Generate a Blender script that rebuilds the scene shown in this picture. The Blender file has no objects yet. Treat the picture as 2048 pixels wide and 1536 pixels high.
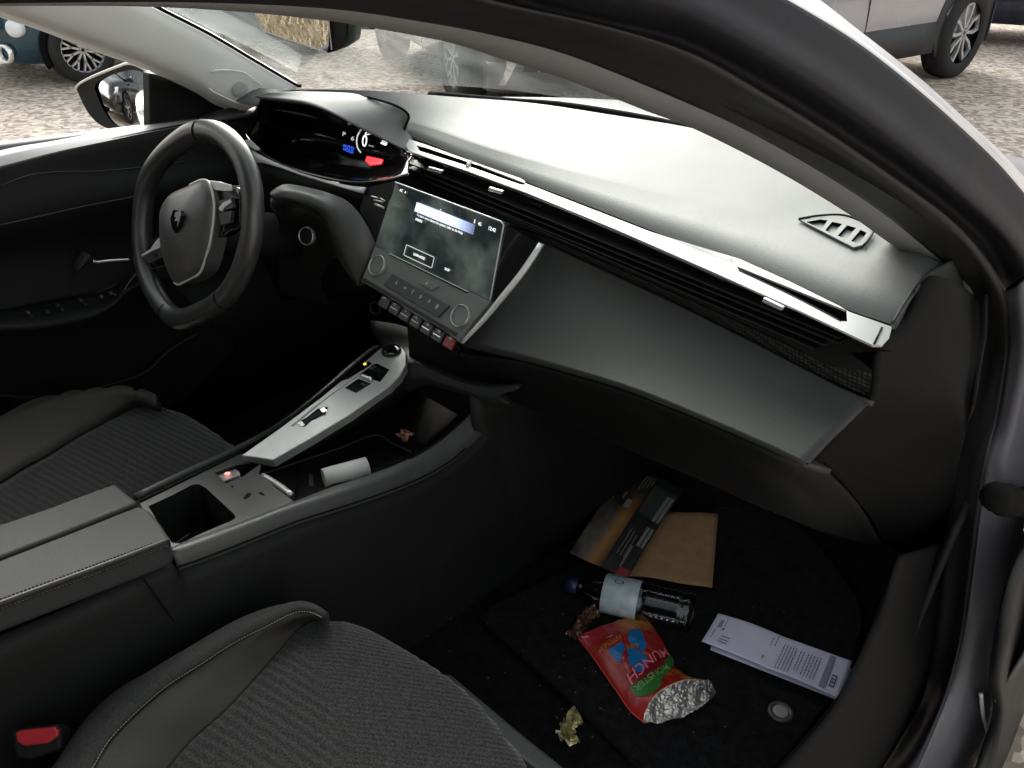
import bpy, bmesh, math, random
from mathutils import Vector as V, Matrix
from mathutils import noise as mnoise
random.seed(7)
scene=bpy.context.scene; COL=scene.collection
# ---------------- camera, sky, sun, exposure ----------------
CP=V((.95,-.845,1.28)); FPX=1660.0
_y,_p,_r=math.radians(44.6),math.radians(30.2),math.radians(.1)
_f=V((-math.sin(_y)*math.cos(_p),math.cos(_y)*math.cos(_p),-math.sin(_p)))
_rt=V((math.cos(_y),math.sin(_y),0)); _up=_rt.cross(_f)
RT=_rt*math.cos(_r)+_up*math.sin(_r); UP=-_rt*math.sin(_r)+_up*math.cos(_r); FW=_f
cam=bpy.data.cameras.new('camera'); co=bpy.data.objects.new('camera',cam); COL.objects.link(co)
M=Matrix((RT,UP,-FW)).transposed().to_4x4(); M.translation=CP; co.matrix_world=M
cam.sensor_width=36; cam.lens=36*FPX/2048; cam.clip_start=.02; cam.clip_end=2000
scene.camera=co
scene.render.resolution_x=1024; scene.render.resolution_y=768
scene.view_settings.view_transform='Standard'; scene.view_settings.look='None'
scene.view_settings.exposure=1.35; scene.view_settings.gamma=1
w=bpy.data.worlds.new('World'); scene.world=w; w.use_nodes=True
nt=w.node_tree; nt.nodes.clear()
o=nt.nodes.new('ShaderNodeOutputWorld'); bg=nt.nodes.new('ShaderNodeBackground')
sk=nt.nodes.new('ShaderNodeTexSky'); sk.sky_type='NISHITA'; sk.sun_disc=False
SUN_EL,SUN_AZ=math.radians(28),math.radians(-53)
sk.sun_elevation=SUN_EL; sk.sun_rotation=SUN_AZ; sk.air_density=2; sk.dust_density=6; sk.ozone_density=1
hs=nt.nodes.new('ShaderNodeHueSaturation'); hs.inputs['Saturation'].default_value=.22
nt.links.new(sk.outputs[0],hs.inputs['Color']); nt.links.new(hs.outputs[0],bg.inputs[0]); nt.links.new(bg.outputs[0],o.inputs[0])
bg.inputs[1].default_value=.15
sl=bpy.data.lights.new('sun','SUN'); so=bpy.data.objects.new('sun',sl); COL.objects.link(so)
sl.energy=1.2; sl.angle=math.radians(50); sl.color=(1,.98,.95)
sd=V((math.sin(SUN_AZ)*math.cos(SUN_EL),math.cos(SUN_AZ)*math.cos(SUN_EL),math.sin(SUN_EL)))
so.rotation_euler=sd.to_track_quat('Z','Y').to_euler()
so.location=(0,0,30)
# ---------------- ray helpers: a pixel of the 2048 px photograph onto a real plane of the car ----------------
def ray(u,v): return RT*((u-1024)/FPX)+UP*((768-v)/FPX)+FW
def hit(u,v,p0,n):
    d=ray(u,v); n=V(n); return CP+d*((V(p0)-CP).dot(n)/d.dot(n))
def X(c): return lambda u,v: hit(u,v,(c,0,0),(1,0,0))
def Y(c): return lambda u,v: hit(u,v,(0,c,0),(0,1,0))
def Z(c): return lambda u,v: hit(u,v,(0,0,c),(0,0,1))
def PL(p0,n): return lambda u,v: hit(u,v,p0,n)
def P3(a,b,c):
    n=(V(b)-V(a)).cross(V(c)-V(a)).normalized()
    if n.dot(CP-V(a))<0: n=-n
    f=lambda u,v: hit(u,v,a,n); f.n=n; f.p=V(a); return f
SK=math.radians(9); DE=V((math.cos(SK),-math.sin(SK),0)); DN=V((math.sin(SK),math.cos(SK),0)); DO=V((0,.03,0))
def DP(t1,z1,t2,z2):   # plane holding the dashboard's long direction, through (t1,z1) and (t2,z2)
    a=DO+DN*t1+V((0,0,z1)); b=DO+DN*t2+V((0,0,z2)); return P3(a,b,a+DE)
def DT(t): return DP(t,0,t,1)
def TH(x0):  # door opening: leans inwards above the belt line, nearly upright below
    def f(u,v):
        p=hit(u,v,(x0,0,.9),(1,0,.371))
        if p.z<.9: p=hit(u,v,(x0,0,.9),(1,0,.12))
        return p
    return f
def L(px,f): return [f(u,v) for u,v in px]
def LF(*t): # points with their own plane functions
    return [f(u,v) for (u,v,f) in t]
# ---------------- mesh helpers ----------------
def rs(pts,n,smooth=True):
    pts=[V(p) for p in pts]
    if smooth and len(pts)>2:
        out=[]
        for i in range(len(pts)-1):
            p0=pts[max(i-1,0)];p1=pts[i];p2=pts[i+1];p3=pts[min(i+2,len(pts)-1)]
            for k in range(8):
                t=k/8; t2=t*t; t3=t2*t
                out.append(.5*((2*p1)+(p2-p0)*t+(2*p0-5*p1+4*p2-p3)*t2+(3*p1-p0-3*p2+p3)*t3))
        out.append(pts[-1]); pts=out
    d=[0]
    for a,b in zip(pts,pts[1:]): d.append(d[-1]+(b-a).length)
    if d[-1]<1e-9: return [pts[0].copy() for _ in range(n)]
    r=[];j=0
    for i in range(n):
        s=d[-1]*i/(n-1)
        while j<len(d)-2 and d[j+1]<s: j+=1
        q=(s-d[j])/max(d[j+1]-d[j],1e-9); r.append(pts[j].lerp(pts[j+1],min(max(q,0),1)))
    return r
def mk(name,verts,faces,mat,parent=None,smooth=True,bevel=0,solid=0,subd=0,face_cam=False,mats=None,midx=None,solid_off=-1,ang=None):
    me=bpy.data.meshes.new(name); me.from_pydata([tuple(v) for v in verts],[],faces)
    bm=bmesh.new(); bm.from_mesh(me); 
    bm.verts.ensure_lookup_table(); bm.faces.ensure_lookup_table()
    if midx:
        for f,i in zip(bm.faces,midx): f.material_index=i
    bmesh.ops.recalc_face_normals(bm,faces=bm.faces)
    if face_cam:
        s=0
        for f in bm.faces: s+=f.normal.dot((CP-f.calc_center_median()).normalized())*f.calc_area()
        if s<0: bmesh.ops.reverse_faces(bm,faces=bm.faces)
    for f in bm.faces: f.smooth=smooth
    bm.to_mesh(me); bm.free()
    ob=bpy.data.objects.new(name,me); COL.objects.link(ob)
    for m in (mats or [mat]): me.materials.append(m)
    if parent is not None: ob.parent=parent
    if solid:
        md=ob.modifiers.new('s','SOLIDIFY'); md.thickness=solid; md.offset=solid_off
    if bevel:
        md=ob.modifiers.new('b','BEVEL'); md.width=bevel; md.segments=3; md.limit_method='ANGLE'; md.angle_limit=math.radians(30)
    if subd:
        md=ob.modifiers.new('u','SUBSURF'); md.levels=subd; md.render_levels=subd
    if ang and smooth:
        try: me.shade_auto_smooth
        except Exception: pass
    return ob
def loft(name,lines,mat,parent=None,n=40,solid=0,smooth=True,lin=False,across=0,bevel=0,close=False,face_cam=True,mats=None,mrow=None,flat=False):
    R=[rs(l,n,not lin) for l in lines]
    if across:   # smooth across the lines as well
        cols=[rs([R[i][j] for i in range(len(R))],across,True) for j in range(n)]
        R=[[cols[j][i] for j in range(n)] for i in range(across)]
    vs=[p for l in R for p in l]; fs=[]; mi=[]
    m=len(R)
    for i in range(m-1+(1 if close else 0)):
        for j in range(n-1):
            a=i*n+j; b=((i+1)%m)*n+j; fs.append((a,a+1,b+1,b)); mi.append(mrow[i] if mrow else 0)
    return mk(name,vs,fs,mat,parent,smooth=not flat and smooth,solid=solid,bevel=bevel,face_cam=face_cam,mats=mats,midx=mi if mrow else None)
def tube_data(pts,r,seg=8,closed=False,rb=None):
    n=len(pts); vs=[];fs=[]
    up=V((0,0,1)); prev=None
    for i,p in enumerate(pts):
        a=pts[(i-1)%n] if closed else pts[max(i-1,0)]; b=pts[(i+1)%n] if closed else pts[min(i+1,n-1)]
        t=(b-a).normalized()
        if prev is None:
            s=t.cross(up); 
            if s.length<.1: s=t.cross(V((0,1,0)))
            s.normalize()
        else:
            s=(prev-t*prev.dot(t)).normalized()
        prev=s; q=t.cross(s)
        ri=r[i] if isinstance(r,(list,tuple)) else r; rq=(rb if rb else ri)
        for k in range(seg):
            an=2*math.pi*k/seg; vs.append(p+s*math.cos(an)*ri+q*math.sin(an)*rq)
    for i in range(n if closed else n-1):
        for k in range(seg):
            a=i*seg+k; b=i*seg+(k+1)%seg; c=((i+1)%n)*seg+(k+1)%seg; d=((i+1)%n)*seg+k; fs.append((a,b,c,d))
    if not closed:
        fs.append(tuple(range(seg))); fs.append(tuple((n-1)*seg+k for k in range(seg)))
    return vs,fs
def tube(name,pts,r,mat,parent=None,seg=8,n=30,closed=False,smoothp=True,rb=None):
    if closed: pts=list(pts)+[pts[0]]
    P=rs(pts,n,smoothp)
    if closed: P=P[:-1]
    vs,fs=tube_data(P,r,seg,closed,rb)
    return mk(name,vs,fs,mat,parent)
def plate(name,outer,f,mat,parent=None,holes=(),thick=.004,depth=.02,bevel=0,well=None,smoothpx=0,floor=True,lift=0,n=None):
    """flat plate cut on plane f (pixels), with holes that drop into wells of material 'well'"""
    nn=n or getattr(f,'n',None)
    bm=bmesh.new()
    def loop(px):
        pts=[f(u,v) if not isinstance(u,V) else u for u,v in px] if not isinstance(px[0],V) else px
        if smoothpx:
            pts=rs(list(pts)+[pts[0]],smoothpx,True)[:-1]
        return [p.copy() for p in pts]
    o=loop(outer)
    if nn is None:
        nn=V((0,0,0))
        for a,b in zip(o,o[1:]+o[:1]): nn+=(a-o[0]).cross(b-o[0])
        nn.normalize()
    if nn.dot(CP-o[0])<0: nn=-nn
    H=[loop(h) for h in holes]
    o=[p+nn*lift for p in o]; H=[[p+nn*lift for p in h] for h in H]
    def addl(pts):
        vv=[bm.verts.new(p) for p in pts]; ee=[bm.edges.new((vv[i],vv[(i+1)%len(vv)])) for i in range(len(vv))]; return vv,ee
    vo,eo=addl(o); eh=[];vh=[]
    for h in H:
        a,b=addl(h); vh.append(a); eh+=b
    bmesh.ops.triangle_fill(bm,use_beauty=True,use_dissolve=not holes,edges=eo+eh)
    mats=[mat]
    # rim going back
    vb=[bm.verts.new(p-nn*thick) for p in o]
    for i in range(len(vo)):
        j=(i+1)%len(vo); bm.faces.new((vo[i],vo[j],vb[j],vb[i]))
    if not holes:
        try: bm.faces.new(vb)
        except Exception: pass
    if holes:
        mats.append(well or mat)
        for h,vv in zip(H,vh):
            vd=[bm.verts.new(p-nn*depth) for p in h]
            for i in range(len(vv)):
                j=(i+1)%len(vv); fc=bm.faces.new((vv[i],vv[j],vd[j],vd[i])); fc.material_index=1
            if floor:
                fc=bm.faces.new(vd); fc.material_index=1
    bmesh.ops.recalc_face_normals(bm,faces=bm.faces)
    me=bpy.data.meshes.new(name); bm.to_mesh(me); bm.free()
    ob=bpy.data.objects.new(name,me); COL.objects.link(ob)
    for m in mats: me.materials.append(m)
    if parent is not None: ob.parent=parent
    if bevel:
        md=ob.modifiers.new('b','BEVEL'); md.width=bevel; md.segments=2; md.limit_method='ANGLE'; md.angle_limit=math.radians(40)
    return ob
def box_data(c,sx,sy,sz,ax=None):
    c=V(c); A=ax or (V((1,0,0)),V((0,1,0)),V((0,0,1)))
    vs=[c+A[0]*sx*i/2+A[1]*sy*j/2+A[2]*sz*k/2 for i in(-1,1) for j in(-1,1) for k in(-1,1)]
    fs=[(0,1,3,2),(4,6,7,5),(0,4,5,1),(2,3,7,6),(0,2,6,4),(1,5,7,3)]
    return vs,fs
def join(*parts):
    vs=[];fs=[]
    for v,f in parts:
        o=len(vs); vs+=v; fs+=[tuple(i+o for i in q) for q in f]
    return vs,fs
def box(name,c,s,mat,parent=None,ax=None,bevel=.002):
    v,f=box_data(c,*s,ax); return mk(name,v,f,mat,parent,smooth=False,bevel=bevel)
def quadmap(c4,lift=.0008):
    tl,tr,br,bl=[V(p) for p in c4]; n=(tr-tl).cross(bl-tl).normalized()
    if n.dot(CP-tl)<0: n=-n
    return lambda s,t,h=0: (tl.lerp(tr,s)).lerp(bl.lerp(br,s),t)+n*(lift+h)
def qrects(name,qm,rects,mat,parent,h=0):
    vs=[];fs=[]
    for (a,b,c,d) in rects:
        o=len(vs); vs+=[qm(a,b,h),qm(c,b,h),qm(c,d,h),qm(a,d,h)]; fs.append((o,o+1,o+2,o+3))
    return mk(name,vs,fs,mat,parent,smooth=False,face_cam=True)
_tc={}
def text_geo(s):
    if s in _tc: return _tc[s]
    cu=bpy.data.curves.new('t','FONT'); cu.body=s; cu.size=1; cu.resolution_u=3; cu.fill_mode='FRONT'; cu.offset=.005
    ob=bpy.data.objects.new('t',cu); COL.objects.link(ob)
    dg=bpy.context.evaluated_depsgraph_get(); me=bpy.data.meshes.new_from_object(ob.evaluated_get(dg))
    vs=[(v.co.x,v.co.y) for v in me.vertices]; fs=[tuple(p.vertices) for p in me.polygons]
    bpy.data.objects.remove(ob); bpy.data.curves.remove(cu); bpy.data.meshes.remove(me)
    x0=min(v[0] for v in vs);x1=max(v[0] for v in vs);y0=min(v[1] for v in vs);y1=max(v[1] for v in vs)
    vs=[((x-x0)/(x1-x0),(y-y0)/(y1-y0)) for x,y in vs]; _tc[s]=(vs,fs); return _tc[s]
def texts(name,qm,items,mat,parent,h=0):
    """items: (string, s0,t0,s1,t1, flip) in the quad's own 0..1 coordinates"""
    V_=[];F_=[]
    for it in items:
        s,a,b,c,d=it[:5]; flip=len(it)>5 and it[5]
        vs,fs=text_geo(s); o=len(V_)
        for x,y in vs:
            if flip: x,y=1-x,1-y
            V_.append(qm(a+(c-a)*x,d+(b-d)*y,h))
        F_+=[tuple(i+o for i in q) for q in fs]
    return mk(name,V_,F_,mat,parent,smooth=False,face_cam=True)
# ---------------- materials ----------------
def mat(name,col,rough=.5,metal=0,spec=.5,bump=None,bstr=.2,bdist=.001,var=None,emit=None,estr=1,coat=0,alpha=1,sheen=0,trans=0):
    m=bpy.data.materials.new(name); m.use_nodes=True; t=m.node_tree; b=t.nodes['Principled BSDF']
    b.inputs['Base Color'].default_value=(*col,1); b.inputs['Roughness'].default_value=rough
    b.inputs['Metallic'].default_value=metal; b.inputs['Specular IOR Level'].default_value=spec
    b.inputs['Coat Weight'].default_value=coat; b.inputs['Sheen Weight'].default_value=sheen
    b.inputs['Transmission Weight'].default_value=trans; b.inputs['Alpha'].default_value=alpha
    if emit: b.inputs['Emission Color'].default_value=(*emit,1); b.inputs['Emission Strength'].default_value=estr
    tc=t.nodes.new('ShaderNodeTexCoord')
    if var:   # (scale, amount): soft tone variation of the material itself
        nz=t.nodes.new('ShaderNodeTexNoise'); nz.inputs['Scale'].default_value=var[0]; nz.inputs['Detail'].default_value=6
        rp=t.nodes.new('ShaderNodeMapRange'); rp.inputs['To Min'].default_value=1-var[1]; rp.inputs['To Max'].default_value=1+var[1]
        rp.inputs['From Min'].default_value=.3; rp.inputs['From Max'].default_value=.7
        mx=t.nodes.new('ShaderNodeVectorMath'); mx.operation='SCALE'; mx.inputs[0].default_value=col
        t.links.new(tc.outputs['Object'],nz.inputs['Vector']); t.links.new(nz.outputs['Fac'],rp.inputs['Value'])
        t.links.new(rp.outputs[0],mx.inputs['Scale']); t.links.new(mx.outputs[0],b.inputs['Base Color'])
        r2=t.nodes.new('ShaderNodeMapRange'); r2.inputs['To Min'].default_value=max(rough-.08,.02); r2.inputs['To Max'].default_value=min(rough+.08,1)
        t.links.new(nz.outputs['Fac'],r2.inputs['Value']); t.links.new(r2.outputs[0],b.inputs['Roughness'])
    if bump:
        n2=t.nodes.new('ShaderNodeTexNoise'); n2.inputs['Scale'].default_value=bump; n2.inputs['Detail'].default_value=3
        bp=t.nodes.new('ShaderNodeBump'); bp.inputs['Strength'].default_value=bstr; bp.inputs['Distance'].default_value=bdist
        t.links.new(tc.outputs['Object'],n2.inputs['Vector']); t.links.new(n2.outputs['Fac'],bp.inputs['Height']); t.links.new(bp.outputs[0],b.inputs['Normal'])
    return m
def nodes(m): return m.node_tree, m.node_tree.nodes['Principled BSDF']
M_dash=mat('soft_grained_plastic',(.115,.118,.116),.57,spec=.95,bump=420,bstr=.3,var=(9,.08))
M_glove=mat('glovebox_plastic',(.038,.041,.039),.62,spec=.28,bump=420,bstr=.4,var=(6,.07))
M_dark=mat('black_grained_plastic',(.0075,.0078,.0078),.6,spec=.24,bump=600,bstr=.25,var=(12,.15))
M_deck=mat('charcoal_plastic',(.04,.042,.041),.45,spec=.6,bump=800,bstr=.2,var=(14,.1))
M_arm=mat('armrest_leatherette',(.028,.03,.0295),.6,spec=.25,bump=900,bstr=.4,var=(10,.08))
M_gloss=mat('gloss_black',(.006,.006,.007),.12,spec=.5,coat=.3,var=(20,.1))
M_void=mat('matt_black',(.006,.006,.006),.9,spec=.1)
M_alu=mat('brushed_aluminium_trim',(.66,.67,.66),.42,metal=.2,spec=.5,bump=900,bstr=.06,var=(20,.06))
M_panel=mat('control_panel_plastic',(.13,.137,.131),.5,spec=.5,bump=600,bstr=.2,var=(10,.06))  # lighter copy of the glovebox plastic, light on the panel put into its colour
M_cowl=mat('steering_cowl_plastic',(.07,.073,.071),.5,spec=.5,bump=600,bstr=.25,var=(10,.08))  # deck plastic made paler, daylight on the wing sits in the colour
M_gear=mat('satin_selector_metal',(.5,.51,.5),.4,metal=.7,bump=900,bstr=.06,var=(14,.08))
M_hub=mat('wheel_hub_leather',(.06,.062,.06),.4,spec=.9,bump=700,bstr=.3)  # lighter copy of the wheel leather, window light put into its colour
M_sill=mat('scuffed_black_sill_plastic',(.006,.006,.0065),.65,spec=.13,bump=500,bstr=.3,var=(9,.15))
M_satin=mat('satin_metal',(.6,.6,.6),.35,metal=.85,bump=900,bstr=.05)
M_chrome=mat('chrome',(.9,.9,.9),.22,metal=.7)
M_leather=mat('wheel_leather',(.03,.031,.031),.33,spec=.9,bump=900,bstr=.3,bdist=.0006,var=(25,.1))
M_rubber=mat('door_seal_rubber',(.012,.012,.013),.55,spec=.5,bump=300,bstr=.15,var=(8,.15))
M_trim=mat('grey_pillar_trim',(.185,.19,.195),.75,spec=.2,bump=500,bstr=.15,var=(10,.05))
M_trimL=mat('daylit_pillar_trim',(.86,.86,.84),.7,spec=.2,bump=500,bstr=.15,var=(10,.04))  # daylight on the driver side pillar is put into this pale colour
M_body=mat('grey_metallic_paint',(.095,.095,.11),.55,metal=.2,spec=.5,coat=.3,var=(3,.05))
M_frame=mat('dusty_frame_paint',(.018,.018,.023),.55,spec=.16,bump=60,bstr=.04,var=(30,.12))
M_carpet=mat('black_carpet',(.008,.008,.009),.95,spec=.1,bump=900,bstr=.8,bdist=.003,var=(60,.5))
M_mirror=mat('mirror_glass',(.9,.9,.9),.015,metal=1)
# ---------------- setting ----------------
def tag(o,label=None,cat=None,group=None,kind=None):
    if label:o['label']=label
    if cat:o['category']=cat
    if group:o['group']=group
    if kind:o['kind']=kind
    return o
def empty(name,loc,label,cat,group=None,rz=0):
    o=bpy.data.objects.new(name,None); COL.objects.link(o); o.location=loc; o.rotation_euler=(0,0,rz); o.empty_display_size=.2
    bpy.context.view_layer.update()
    return tag(o,label,cat,group)
def adopt(root):
    """children were modelled in world space: keep them there under a moved parent"""
    bpy.context.view_layer.update()
    for c in root.children: c.matrix_parent_inverse=root.matrix_world.inverted()
def scuffs(m,scale,amount,col):
    t=m.node_tree; b=t.nodes['Principled BSDF']; tc=t.nodes.new('ShaderNodeTexCoord'); n=t.nodes.new('ShaderNodeTexNoise'); n.inputs['Scale'].default_value=scale; n.inputs['Detail'].default_value=10; n.inputs['Roughness'].default_value=.75
    v=t.nodes.new('ShaderNodeTexVoronoi'); v.inputs['Scale'].default_value=scale*9; r2=t.nodes.new('ShaderNodeMapRange'); r2.inputs['From Min'].default_value=.10; r2.inputs['From Max'].default_value=.04; r2.inputs['To Max'].default_value=.5
    r=t.nodes.new('ShaderNodeMapRange'); r.inputs['From Min'].default_value=.58; r.inputs['From Max'].default_value=.75; r.inputs['To Max'].default_value=amount
    ad=t.nodes.new('ShaderNodeMath'); ad.operation='MULTIPLY'; ad2=t.nodes.new('ShaderNodeMath'); ad2.operation='ADD'; ad2.use_clamp=True
    mx=t.nodes.new('ShaderNodeMix'); mx.data_type='RGBA'; mx.inputs['B'].default_value=(*col,1)
    old=b.inputs['Base Color'].links[0].from_socket if b.inputs['Base Color'].links else None
    if old: t.links.new(old,mx.inputs['A'])
    else: mx.inputs['A'].default_value=b.inputs['Base Color'].default_value
    t.links.new(tc.outputs['Object'],n.inputs['Vector']); t.links.new(tc.outputs['Object'],v.inputs['Vector']); t.links.new(n.outputs['Fac'],r.inputs['Value']); t.links.new(v.outputs['Distance'],r2.inputs['Value'])
    t.links.new(r2.outputs[0],ad.inputs[0]); t.links.new(n.outputs['Fac'],ad.inputs[1]); t.links.new(r.outputs[0],ad2.inputs[0]); t.links.new(ad.outputs[0],ad2.inputs[1]); t.links.new(ad2.outputs[0],mx.inputs['Factor']); t.links.new(mx.outputs['Result'],b.inputs['Base Color'])
for m_,sc_,am_,c_ in [(M_panel,9,.12,(.18,.185,.18)),(M_glove,7,.2,(.075,.078,.075)),(M_dark,6,.12,(.022,.0225,.022)),(M_deck,9,.25,(.09,.09,.085)),(M_carpet,9,.4,(.03,.028,.024)),(M_frame,5,.3,(.06,.058,.055)),(M_rubber,6,.15,(.025,.025,.024)),(M_body,4,.25,(.2,.19,.18)),(M_arm,10,.2,(.05,.05,.048)),(M_sill,5,.35,(.016,.0155,.015))]: scuffs(m_,sc_,am_,c_)
gm=mat('pinkish_gravel',(.36,.33,.3),.95,spec=.2); t=gm.node_tree; b=t.nodes['Principled BSDF']
tc=t.nodes.new('ShaderNodeTexCoord'); vo=t.nodes.new('ShaderNodeTexVoronoi'); vo.inputs['Scale'].default_value=28
n1=t.nodes.new('ShaderNodeTexNoise'); n1.inputs['Scale'].default_value=.7; n1.inputs['Detail'].default_value=9
cr=t.nodes.new('ShaderNodeValToRGB'); e=cr.color_ramp.elements; e[0].color=(.25,.22,.19,1); e[1].color=(.62,.56,.49,1)
e[0].position=.1; e[1].position=.95
mx=t.nodes.new('ShaderNodeMix'); mx.data_type='RGBA'; mx.blend_type='MULTIPLY'; mx.inputs['Factor'].default_value=.55
cr2=t.nodes.new('ShaderNodeValToRGB'); e=cr2.color_ramp.elements; e[0].position=.35; e[1].position=.68; e[0].color=(.72,.66,.58,1); e[1].color=(1,1,1,1)
bp=t.nodes.new('ShaderNodeBump'); bp.inputs['Strength'].default_value=.45; bp.inputs['Distance'].default_value=.02
sx=t.nodes.new('ShaderNodeSeparateColor')
for a,c in [(tc.outputs['Object'],vo.inputs['Vector']),(tc.outputs['Object'],n1.inputs['Vector']),(vo.outputs['Color'],sx.inputs[0]),(sx.outputs[0],cr.inputs['Fac']),(n1.outputs['Fac'],cr2.inputs['Fac']),(cr.outputs[0],mx.inputs['A']),(cr2.outputs[0],mx.inputs['B']),(mx.outputs['Result'],b.inputs['Base Color']),(vo.outputs['Distance'],bp.inputs['Height']),(bp.outputs[0],b.inputs['Normal'])]: t.links.new(a,c)
g=mk('ground',[(-400,-400,0),(400,-400,0),(400,400,0),(-400,400,0)],[(0,1,2,3)],gm,smooth=False); tag(g,kind='structure')

car=empty('hatchback_car',(0,0,0),'grey hatchback seen from inside through its open front passenger door','car')
def sub(parent,name,*a,**k): pass
# ---------------- dashboard ----------------
# long lines, from the windscreen base down to the glovebox
top=DP(0,.93,.06,.972)
l_base=[(-.76,.06,.93),(-.5,.07,.965),(-.33,.095,.982),(-.18,.15,.985),(-.05,.21,.985),(.1,.235,.985),(.26,.262,.982),(.42,.26,.97),(.57,.2,.955),(.685,.12,.93)]
l_mid=[(-.72,.03,.945)]+L([(640,198),(760,228),(860,255),(960,290),(1100,330),(1370,397),(1600,440),(1700,478),(1790,520),(1850,560)],Z(.949))
l_cr=[(-.70,.0,.93)]+L([(640,232),(720,255),(805,268),(920,312),(1050,362),(1180,412),(1300,459),(1400,498),(1500,539),(1600,580),(1700,620),(1790,650)],Z(.93))
lm2=rs(l_mid,30); lc2=rs(l_cr,30)
dash=loft('dashboard',[l_base,[V(a).lerp(V(b_),.5)+V((0,0,.004)) for a,b_ in zip(rs(l_base,30),lm2)],[a.lerp(V(b_),.06) for a,b_ in zip(lm2,rs(l_base,30))],lm2,[a.lerp(b_,.06) for a,b_ in zip(lm2,lc2)],[a.lerp(b_,.5)+V((0,0,.0015)) for a,b_ in zip(lm2,lc2)],lc2,[p+V((0,.002,-.006)) for p in lc2]],M_dash,car,n=80)
# groove under the crease
tube('seam',[p+V((0,0,-.001)) for p in L([(805,269),(1050,363),(1300,461),(1500,541),(1700,622),(1782,650)],Z(.928))],.0028,M_void,dash,n=50)
# rounded end of the dash, down to the sill trim
EP=P3(X(.69)(1700,862),X(.69)(1768,1090),TH(.752)(1945,800))
def EL(px,x): return [X(x)(u,v).lerp(EP(u,v),min(max((v-600)/200,0),1)) for u,v in px]
ew=loft('dash_end_panel',[EL([(1790,648),(1757,700),(1750,760),(1740,802),(1722,818),(1668,872),(1618,930),(1655,945),(1690,972),(1717,1008),(1750,1045),(1768,1090)],.690),
   EL([(1818,600),(1790,680),(1780,760),(1768,812),(1740,850),(1705,900),(1690,940),(1702,965),(1722,995),(1742,1025),(1762,1060),(1776,1095)],.697),
   EL([(1852,556),(1835,640),(1825,740),(1815,800),(1795,870),(1770,930),(1765,970),(1770,1000),(1776,1025),(1782,1050),(1786,1075),(1788,1100)],.708),
   EL([(1905,560),(1895,640),(1880,740),(1865,800),(1845,870),(1830,930),(1822,970),(1817,1000),(1814,1025),(1810,1050),(1806,1075),(1800,1105)],.722),
   EL([(1948,590),(1944,690),(1920,790),(1900,860),(1883,910),(1868,960),(1858,1000),(1852,1025),(1845,1050),(1838,1075),(1830,1100),(1815,1130)],.724),
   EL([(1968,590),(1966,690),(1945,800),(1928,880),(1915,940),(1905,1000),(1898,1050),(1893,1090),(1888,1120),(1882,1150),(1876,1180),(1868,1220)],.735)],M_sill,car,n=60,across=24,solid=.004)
tube('seam',[p+EP.n*.001 for p in L([(1650,925),(1690,968),(1720,1005),(1748,1040),(1765,1082)],EP)],.0015,M_void,ew,n=20)
sw=ew
loft('dash_end_cap',[LF((1905,522,Z(.945)),(1852,552,Z(.95)),(1815,602,Z(.941)),(1788,648,Z(.932))),LF((1925,560,X(.700)),(1876,588,X(.700)),(1838,645,X(.698)),(1800,700,X(.694))),[EP(u,v).lerp(X(.704)(u,v),.6)+V((.002,0,0)) for u,v in [(1935,625),(1900,675),(1862,735),(1812,770)]]],M_glove,car,n=20,across=12,solid=.003)
# aluminium strip with two vent slots
sp=DP(-.004,.931,-.046,.911)
strip_out=[(800,272),(845,287),(1050,366),(1300,463),(1500,543),(1700,624),(1783,653),(1778,672),(1762,690),(1745,690),(1600,622),(1420,541),(1230,458),(1050,384),(930,340),(818,302)]
slotL=[(832,291),(850,295),(945,327),(1040,356),(1050,362),(1049,370),(1038,368),(940,333),(840,302)]
slotR=[(1464,513),(1480,518),(1580,563),(1680,612),(1693,622),(1694,643),(1682,642),(1580,590),(1478,541)]
strip=plate('trim_strip',strip_out,sp,M_alu,car,holes=[slotL,slotR],thick=.003,depth=.016,well=M_void,bevel=.0008)
mk('strip_end_gap',*join(tube_data(rs(L([(1764,655),(1748,689)],sp),2,False),.0011,6)),M_dark,strip)
mk('slot_divider',*join(tube_data(rs(L([(940,324),(935,334)],sp),2,False),.004,6)),M_alu,strip)
tube('seam',L([(1478,541),(1580,589),(1682,642)],sp),.0008,M_dark,strip)
# vent band under the strip: louvres across the whole width
vb1=L([(815,302),(1050,386),(1230,460),(1420,543),(1600,624),(1745,691),(1763,691)],lambda u,v:sp(u,v)+V((0,.002,-.004)))
vbp=DP(-.02,.895,-.012,.868)
vent=loft('vent_band',[vb1,[p+DN*.022+V((0,0,-.010)) for p in vb1],L([(815,352),(980,415),(1150,478),(1400,578),(1560,650),(1650,683),(1700,705)],DP(.0,.87,.0,.8)),L([(1000,445),(1085,470),(1250,540),(1400,607),(1560,680),(1660,730),(1750,745)],DP(-.005,.86,-.005,.8))],M_dark,car,n=50)
for k,(a,bb) in enumerate([((820,322),(1690,672)),((822,334),(1688,682)),((860,360),(1660,686)),((1000,420),(1640,694))]):
    a3,b3=DP(-.012,.89,-.012,.8)(*a),DP(-.012,.89,-.012,.8)(*b)if False else DP(-.012,.89,-.012,.8)(*bb)
    mid=a3.lerp(b3,.5)
    v,f=box_data(mid,(b3-a3).length,.02,.0022,((b3-a3).normalized(),DN,V((0,0,1)))); mk('louvre',v,f,M_dark,vent,smooth=False,bevel=.0008)
def frame3(f,c,u,v):  # three points of pixels -> local axes
    a,b_,d=f(*c),f(*u),f(*v); ex=(b_-a); ey=(d-a); return a,ex,ey
tabp=DP(-.036,.893,-.036,.8)
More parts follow.
